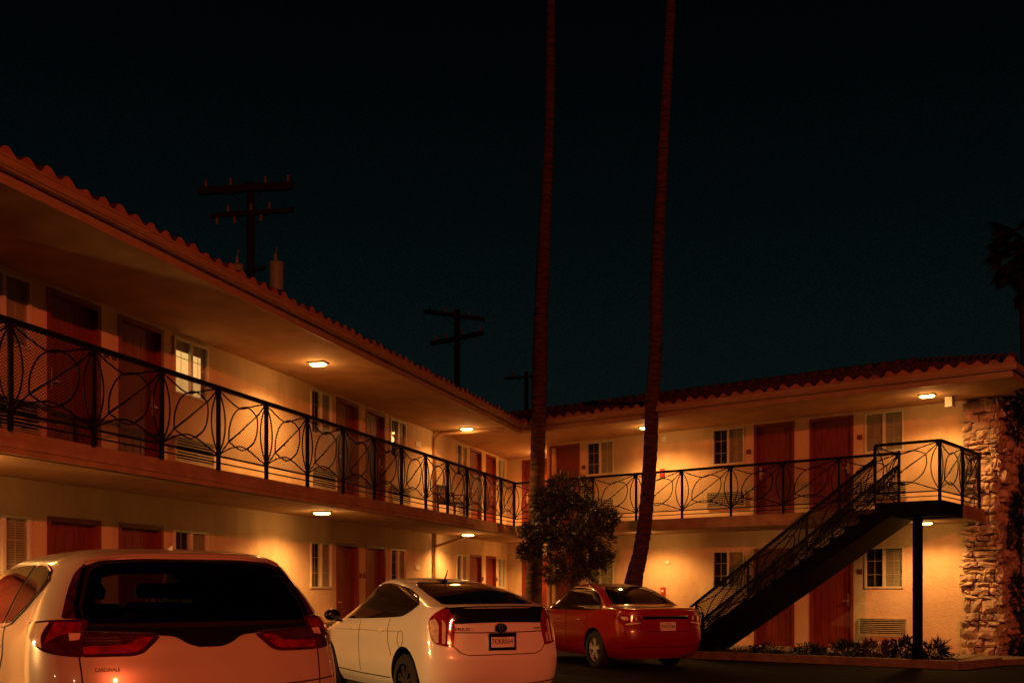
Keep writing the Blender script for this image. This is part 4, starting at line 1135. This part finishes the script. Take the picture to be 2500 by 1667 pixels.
for sx_ in (-.36, .36):
    for (yy, w2) in ((1.55, .27), (2.35, .25)):
        b = MB(); pr = [(-w2, 1.223), (w2, 1.223), (w2*.95, 1.28), (w2*.8, 1.31), (-w2*.8, 1.31), (-w2*.95, 1.28)]
        b.prism([(0, 0), (1, 0), (1, 1)], 0, 0) if False else None
        k = len(pr); b.add([(sx_+x, y, z) for y in (yy, yy+.1) for x, z in pr], [tuple(range(k)), tuple(range(2*k-1, k-1, -1))]+[(a, (a+1) % k, (a+1) % k+k, a+k) for a in range(k)])
        st_ = obj('seat_back', b, M['seat'], c2.root)
        b = MB(); hr = [(-.13, 1.34), (.13, 1.34), (.145, 1.40), (.11, 1.455), (-.11, 1.455), (-.145, 1.40)]; k = len(hr)
        b.add([(sx_+x, y, z) for y in (yy, yy+.09) for x, z in hr], [tuple(range(k)), tuple(range(2*k-1, k-1, -1))]+[(a, (a+1) % k, (a+1) % k+k, a+k) for a in range(k)])
        obj('headrest', b, M['seat'], st_)
        b = MB(); b.tube([(sx_-.05, yy+.04, 1.3), (sx_-.05, yy+.04, 1.36)], .007, 5); b.tube([(sx_+.05, yy+.04, 1.3), (sx_+.05, yy+.04, 1.36)], .007, 5); obj('headrest_rods', b, M['chrome'], st_)
c2.overlay('tailgate_trim', [(-.70, .1, 1.203), (-.70, .1, 1.17), (-.38, .1, 1.15), (-.2, .1, 1.14), (-.13, .1, 1.095), (-.07, .1, 1.075), (.07, .1, 1.075), (.13, .1, 1.095), (.2, .1, 1.14), (.42, .1, 1.155), (.70, .1, 1.17), (.70, .1, 1.203), (.3, .1, 1.188), (-.3, .1, 1.188)], (0, 1, 0), M['gloss_black'], cell=.04)
c2.seam([(-.6, .4, 1.60), (-.3, .42, 1.618), (.3, .42, 1.618), (.6, .4, 1.60)], (0, 1, -.2), .02, c2.root, 'spoiler', M['silver_paint'], off=.008)
def side(sg):
    d = (-sg, 0, 0)
    w_ = c2.overlay('quarter_window', [(sg*.9, 1.31, 1.19), (sg*.9, 1.12, 1.215), (sg*.85, .88, 1.31), (sg*.85, .71, 1.41), (sg*.8, .68, 1.46), (sg*.78, .75, 1.51), (sg*.75, .95, 1.545), (sg*.75, 1.24, 1.56)], d, M['dull_glass'])
    c2.seam([(sg*.9, 3.1, 1.17), (sg*.9, 1.31, 1.175), (sg*.9, 1.10, 1.20), (sg*.85, .86, 1.295), (sg*.85, .68, 1.40), (sg*.8, .65, 1.46), (sg*.78, .73, 1.522), (sg*.75, .94, 1.56), (sg*.75, 1.24, 1.572)], d, .016, w_, 'window_trim', M['chrome'], off=.004)
    c2.overlay('side_window', [(sg*.9, 3.35, 1.19), (sg*.9, 1.37, 1.19), (sg*.75, 1.30, 1.56), (sg*.75, 1.8, 1.56), (sg*.75, 2.45, 1.53), (sg*.8, 2.75, 1.45), (sg*.9, 3.1, 1.30)], d, M['car_glass'])
    c2.seam([(sg*.95, 1.28, 1.17), (sg*.95, 1.2, 1.0), (sg*.95, 1.36, .8), (sg*.95, 1.42, .45)], d); c2.seam([(sg*.95, 2.4, 1.17), (sg*.95, 2.42, .4)], d)
    c2.seam([(sg*.95, 1.3, 1.05), (sg*.95, 3.6, 1.0)], d, .006)
    for yy in (1.65, 2.6):
        h = c2.hit((sg*.9, yy, 1.0), d)[0]
        b = MB(); b.tube([(h.x, yy-.1, 1.02), (h.x+sg*.03, yy-.06, 1.02), (h.x+sg*.03, yy+.06, 1.02), (h.x, yy+.1, 1.02)], .014, 6); obj('door_handle', b, M['silver_paint'], c2.root, smooth=True)
    b = MB(); b.lathe([(.03, -.08), (.1, -.06), (.11, 0), (.08, .08), (.02, .1)], (sg*1.04, 3.05, 1.22), 14, 'y'); b.bar((sg*.86, 3.1, 1.17), (sg*1.0, 3.07, 1.2), .07, .03); obj('wing_mirror', b, M['silver_paint'], c2.root, smooth=True)
    dd = (-sg*.8, 1, 0)
    tl = c2.overlay('tail_lamp', [(sg*.92, .60, 1.215), (sg*.85, .28, 1.235), (sg*.725, .12, 1.24), (sg*.72, .10, 1.035), (sg*.80, .12, 1.04), (sg*.89, .25, 1.06), (sg*.92, .40, 1.12)], dd, M['tail_dark'], off=.010)
    c2.overlay('clear_lens', [(sg*.92, .58, 1.205), (sg*.86, .29, 1.22), (sg*.88, .32, 1.15), (sg*.885, .27, 1.08), (sg*.92, .40, 1.125)], dd, M['tail_clear'], off=.014, parent=tl)
    c2.overlay('red_lens', [(sg*.84, .26, 1.22), (sg*.75, .14, 1.22), (sg*.75, .12, 1.17), (sg*.83, .2, 1.15), (sg*.87, .27, 1.10), (sg*.86, .27, 1.15)], dd, M['tail_red'], off=.014, parent=tl)
    t2 = c2.overlay('tailgate_lamp', [(sg*.70, .1, 1.168), (sg*.40, .1, 1.152), (sg*.28, .1, 1.14), (sg*.38, .1, 1.05), (sg*.44, .1, 1.035), (sg*.70, .1, 1.035)], (0, 1, 0), M['tail_dark'], off=.009)
    c2.overlay('red_lens', [(sg*.69, .1, 1.09), (sg*.46, .1, 1.10), (sg*.40, .1, 1.135), (sg*.325, .1, 1.135), (sg*.395, .1, 1.065), (sg*.45, .1, 1.05), (sg*.69, .1, 1.05)], (0, 1, 0), M['tail_red'], off=.013, parent=t2)
    for q in range(3):
        zz = 1.108+.016*q
        c2.seam([(sg*.68, .1, zz), (sg*.50, .1, zz+.002)], (0, 1, 0), .006, t2, 'lamp_strip', M['chrome'], off=.014)
    c2.seam([(sg*.70, .1, 1.178), (sg*.46, .1, 1.168), (sg*.30, .1, 1.158)], (0, 1, 0), .010, t2, 'lamp_strip', M['chrome'], off=.012)
    c2.overlay('clear_lens', [(sg*.80, .15, 1.16), (sg*.745, .12, 1.16), (sg*.745, .12, 1.125), (sg*.79, .14, 1.12)], dd, M['tail_clear'], off=.017, parent=tl)
    c2.seam([(sg*.712, .1, 1.25), (sg*.712, .1, 1.03), (sg*.70, 0, .8), (sg*.66, 0, .6)], (0, 1, 0), .009)
    c2.overlay('head_lamp', [(sg*.9, 4.0, .82), (sg*.6, 4.45, .8), (sg*.6, 4.4, .92), (sg*.9, 3.9, 1.0)], (-sg*.7, -1, 0), M['tail_clear'])
    c2.overlay('pillar_trim', [(sg*.712, .12, 1.245), (sg*.80, .22, 1.245), (sg*.755, .3, 1.4), (sg*.70, .38, 1.5), (sg*.63, .42, 1.56), (sg*.615, .40, 1.54), (sg*.67, .3, 1.43), (sg*.712, .2, 1.3)], (-sg*.35, 1, 0), M['tail_dark'], off=.006)
c2.sym(side)
c2.seam([(-.85, 0, .86), (-.5, 0, .84), (.5, 0, .84), (.85, 0, .86)], (0, 1, 0), .010)
rear_text(c2, 'CARDINALE', -.58, .965, .028, M['ink'], stretch=.85)
plate(c2, 0, .70, '8LNP214', 'California')
b = MB(); b.box(-.35, .35, .02, .10, .40, .48); obj('bumper_insert', b, M['gloss_black'], c2.root)
fin = MB()
fin.add([(-.03, .70, 1.61), (.03, .70, 1.61), (.03, .92, 1.63), (-.03, .92, 1.63), (0, .77, 1.69), (0, .84, 1.685)], [(0, 1, 2, 3), (0, 4, 1), (1, 4, 5), (1, 5, 2), (2, 5, 3), (3, 5, 4), (3, 4, 0)])
obj('roof_antenna', fin, M['silver_paint'], c2.root)

# --- red saloon
CL = [(.2, .76, .15, 4.4), (.32, .83, .06, 4.5), (.5, .865, .0, 4.55), (.66, .875, .01, 4.5), (.78, .872, .045, 4.3), (.88, .862, .06, 4.0), (.96, .845, .07, 3.6), (1.01, .825, .09, 3.55), (1.04, .80, .2, 3.5),
      (1.06, .78, .5, 3.45), (1.09, .765, .66, 3.38), (1.14, .745, .78, 3.28), (1.22, .70, .95, 3.12), (1.30, .655, 1.14, 2.94), (1.37, .60, 1.34, 2.78), (1.42, .515, 1.6, 2.62), (1.445, .38, 1.9, 2.45), (1.455, .08, 2.1, 2.3)]
c3 = Car('parked_car', 'red saloon with alloy wheels, farthest of the three cars beside the staircase foot', W(2.66, 17.7), TH+.41, CL, .42, .8, M['red_paint'], nr=3.2, sx=.97, sz=1.03)
ws = [(x, y, .325) for x in (-.73, .73) for y in (1.12, 3.75)]
c3.arches(ws, .395, .3)
for x, y, z in ws: c3.wheel(x, y, .325, .21, M['alloy'], 5)
c3.overlay('rear_window', [(-.64, .8, 1.085), (0, .7, 1.08), (.64, .8, 1.085), (.60, 1.0, 1.2), (.52, 1.3, 1.33), (.40, 1.5, 1.395), (-.40, 1.5, 1.395), (-.52, 1.3, 1.33), (-.60, 1.0, 1.2)], (0, 1, -.3), M['car_glass'])
def side(sg):
    d = (-sg, 0, 0)
    c3.overlay('side_window', [(sg*.8, 3.52, .985), (sg*.8, 2.2, .985), (sg*.8, 1.1, .995), (sg*.75, .90, 1.02), (sg*.7, 1.1, 1.17), (sg*.6, 1.32, 1.28), (sg*.6, 1.65, 1.36), (sg*.6, 2.2, 1.385), (sg*.6, 2.6, 1.34), (sg*.7, 3.1, 1.18)], d, M['car_glass'])
    c3.seam([(sg*.8, 2.2, 1.0), (sg*.8, 2.22, .36)], d); c3.seam([(sg*.8, 1.3, 1.0), (sg*.8, 1.42, .8), (sg*.8, 1.36, .55)], d)
    for yy in (1.65, 2.55):
        h = c3.hit((sg*.8, yy, .84), d)[0]
        b = MB(); b.tube([(h.x, yy-.09, .84), (h.x+sg*.028, yy-.05, .842), (h.x+sg*.028, yy+.05, .842), (h.x, yy+.09, .84)], .013, 6); obj('door_handle', b, M['red_paint'], c3.root, smooth=True)
    b = MB(); b.lathe([(.02, -.07), (.075, -.05), (.085, 0), (.06, .07)], (sg*.98, 3.0, 1.03), 14, 'y'); b.bar((sg*.78, 3.05, .98), (sg*.95, 3.0, 1.0), .06, .03); obj('wing_mirror', b, M['red_paint'], c3.root, smooth=True)
    dd = (-sg*.6, 1, 0)
    tl = c3.overlay('tail_lamp', [(sg*.855, .42, .93), (sg*.74, .12, .935), (sg*.50, .06, .87), (sg*.46, .05, .79), (sg*.66, .04, .75), (sg*.80, .15, .74), (sg*.84, .25, .82)], dd, M['tail_red'], off=.010)
    c3.overlay('clear_lens', [(sg*.50, .05, .80), (sg*.66, .05, .765), (sg*.78, .14, .765), (sg*.75, .12, .79), (sg*.6, .05, .81)], dd, M['tail_clear'], off=.014, parent=tl, cell=.03)
    c3.overlay('clear_lens', [(sg*.80, .26, .90), (sg*.73, .14, .90), (sg*.71, .12, .85), (sg*.78, .2, .84)], dd, M['tail_clear'], off=.014, parent=tl, cell=.03)
    c3.overlay('clear_lens', [(sg*.64, .06, .89), (sg*.60, .05, .89), (sg*.58, .05, .84), (sg*.63, .05, .84)], dd, M['tail_clear'], off=.014, parent=tl, cell=.03)
    c3.overlay('head_lamp', [(sg*.8, 4.0, .65), (sg*.6, 4.35, .62), (sg*.6, 4.3, .74), (sg*.8, 3.9, .8)], (-sg*.7, -1, 0), M['tail_clear'])
c3.sym(side)
c3.seam([(-.46, 0, .875), (-.2, 0, .88), (.2, 0, .88), (.46, 0, .875)], (0, 1, 0), .05, c3.root, 'chrome_strip', M['gloss_black'], off=.004)
c3.seam([(-.46, 0, .905), (.46, 0, .905)], (0, 1, 0), .010, c3.root, 'chrome_strip', M['chrome'], off=.012)
c3.seam([(-.52, 0, .98), (-.50, 0, .66), (.50, 0, .66), (.52, 0, .98)], (0, 1, 0), .009)
c3.seam([(-.8, 0, .40), (.8, 0, .40)], (0, 1, 0), .012)
plate(c3, .02, .735, '7YCC784', 'California')
b = MB(); b.tube([(.4, -.0, .26), (.4, .2, .26)], .03, 10); obj('exhaust_pipe', b, M['chrome'], c3.root)
for (car, y, z) in ((c3, 1.55, 1.43),):
    b = MB(); b.tube([(0, y+.1, z-.02), (0, y, z+.03)], [.03, .008], 6); obj('roof_antenna', b, M['gloss_black'], car.root)

# ---------------------------------------------------------------- street lamp behind the viewer (its glow is what reddens the car tails)
SLP_ = (29.9, -25.4, 9.0)
sl_ = tag(empty('street_lamp', (SLP_[0], SLP_[1], 0)), 'street lamp with an orange red glow at the road behind the viewer', 'street lamp')
mb = MB(); mb.tube([(.9, -.6, 0), (.9, -.6, 8.6), (.6, -.4, 9.15), (.1, -.07, 9.25)], [.1, .07, .05, .04], 10); obj('pole', mb, M['steel'], sl_)
mb = MB(); mb.lathe([(.05, 9.3), (.25, 9.22), (.28, 9.15)], (0, 0, 0), 16); obj('lamp_head', mb, M['lamp_rim'], sl_)
mb = MB(); mb.lathe([(.2, 9.15), (.15, 9.06), (.05, 9.02)], (0, 0, 0), 16); obj('lens', mb, emis('street_lamp_glow', (1, .25, .08), 8), sl_)
ld = bpy.data.lights.new('street_glow', 'POINT'); ld.energy = 12500; ld.color = (1, .145, .042); ld.shadow_soft_size = .16
lo = bpy.data.objects.new('street_glow', ld); lo.location = (SLP_[0], SLP_[1], 8.7); COL.objects.link(lo)

for (x, y, z, e_, lab) in ((22.0, -38.0, 0, 260, 'distant street lamp far down the road behind the viewer'), (8.0, -46.0, 0, 320, 'distant street lamp across the road, left of the others'),
                      (38.0, -34.0, 0, 260, 'distant street lamp at the far right of the road behind the viewer')):
    o = copy_tree(sl_); o.location = (x, y, z); tag(o, lab, 'street lamp', 'street lamps behind the viewer')
    ld = bpy.data.lights.new('street_glow', 'POINT'); ld.energy = e_; ld.color = (1, .5, .22); ld.shadow_soft_size = .14
    lo = bpy.data.objects.new('street_glow', ld); lo.location = (x, y, 8.75); COL.objects.link(lo)
sl_['group'] = 'street lamps behind the viewer'

# ---------------------------------------------------------------- sky
wd = bpy.data.worlds.new('World'); sc.world = wd; wd.use_nodes = True; nt = wd.node_tree; N = nt.nodes; L = nt.links
bg = N['Background']; tc = N.new('ShaderNodeTexCoord'); sp = N.new('ShaderNodeSeparateXYZ'); L.new(tc.outputs['Generated'], sp.inputs[0])
rp_ = N.new('ShaderNodeValToRGB'); L.new(sp.outputs['Z'], rp_.inputs['Fac']); e = rp_.color_ramp.elements
e[0].position = .0; e[0].color = (.0040, .0074, .0070, 1)
e[1].position = .5; e[1].color = (.0003, .0008, .0010, 1)
x = rp_.color_ramp.elements.new(.2); x.color = (.0022, .0050, .0052, 1)
x = rp_.color_ramp.elements.new(.36); x.color = (.0008, .0023, .0027, 1)
wn = N.new('ShaderNodeTexNoise'); wn.inputs['Scale'].default_value = 900; wn.inputs['Detail'].default_value = 2
L.new(tc.outputs['Generated'], wn.inputs['Vector'])
mr = N.new('ShaderNodeMapRange'); mr.inputs['From Min'].default_value = .3; mr.inputs['From Max'].default_value = .7; mr.inputs['To Min'].default_value = .55; mr.inputs['To Max'].default_value = 1.45
L.new(wn.outputs['Fac'], mr.inputs['Value']); vm = N.new('ShaderNodeVectorMath'); vm.operation = 'SCALE'
L.new(rp_.outputs[0], vm.inputs[0]); L.new(mr.outputs[0], vm.inputs['Scale']); L.new(vm.outputs[0], bg.inputs['Color']); bg.inputs['Strength'].default_value = 1.0

# ---------------------------------------------------------------- camera and render settings
cam = bpy.data.cameras.new('camera'); co = bpy.data.objects.new('camera', cam); COL.objects.link(co)
co.location = CAM; co.rotation_euler = (math.pi/2, 0, TH)
cam.sensor_width = 36; cam.lens = 36*F/2500; cam.shift_y = (1434-833.5)/2500; cam.clip_end = 600; cam.clip_start = .05
sc.camera = co
sc.view_settings.view_transform = 'Standard'; sc.view_settings.look = 'None'; sc.view_settings.exposure = 0; sc.view_settings.gamma = 1
sc.render.engine = 'CYCLES'; sc.cycles.use_denoising = True; sc.cycles.max_bounces = 6; sc.cycles.transparent_max_bounces = 8
sc.cycles.sample_clamp_indirect = 3
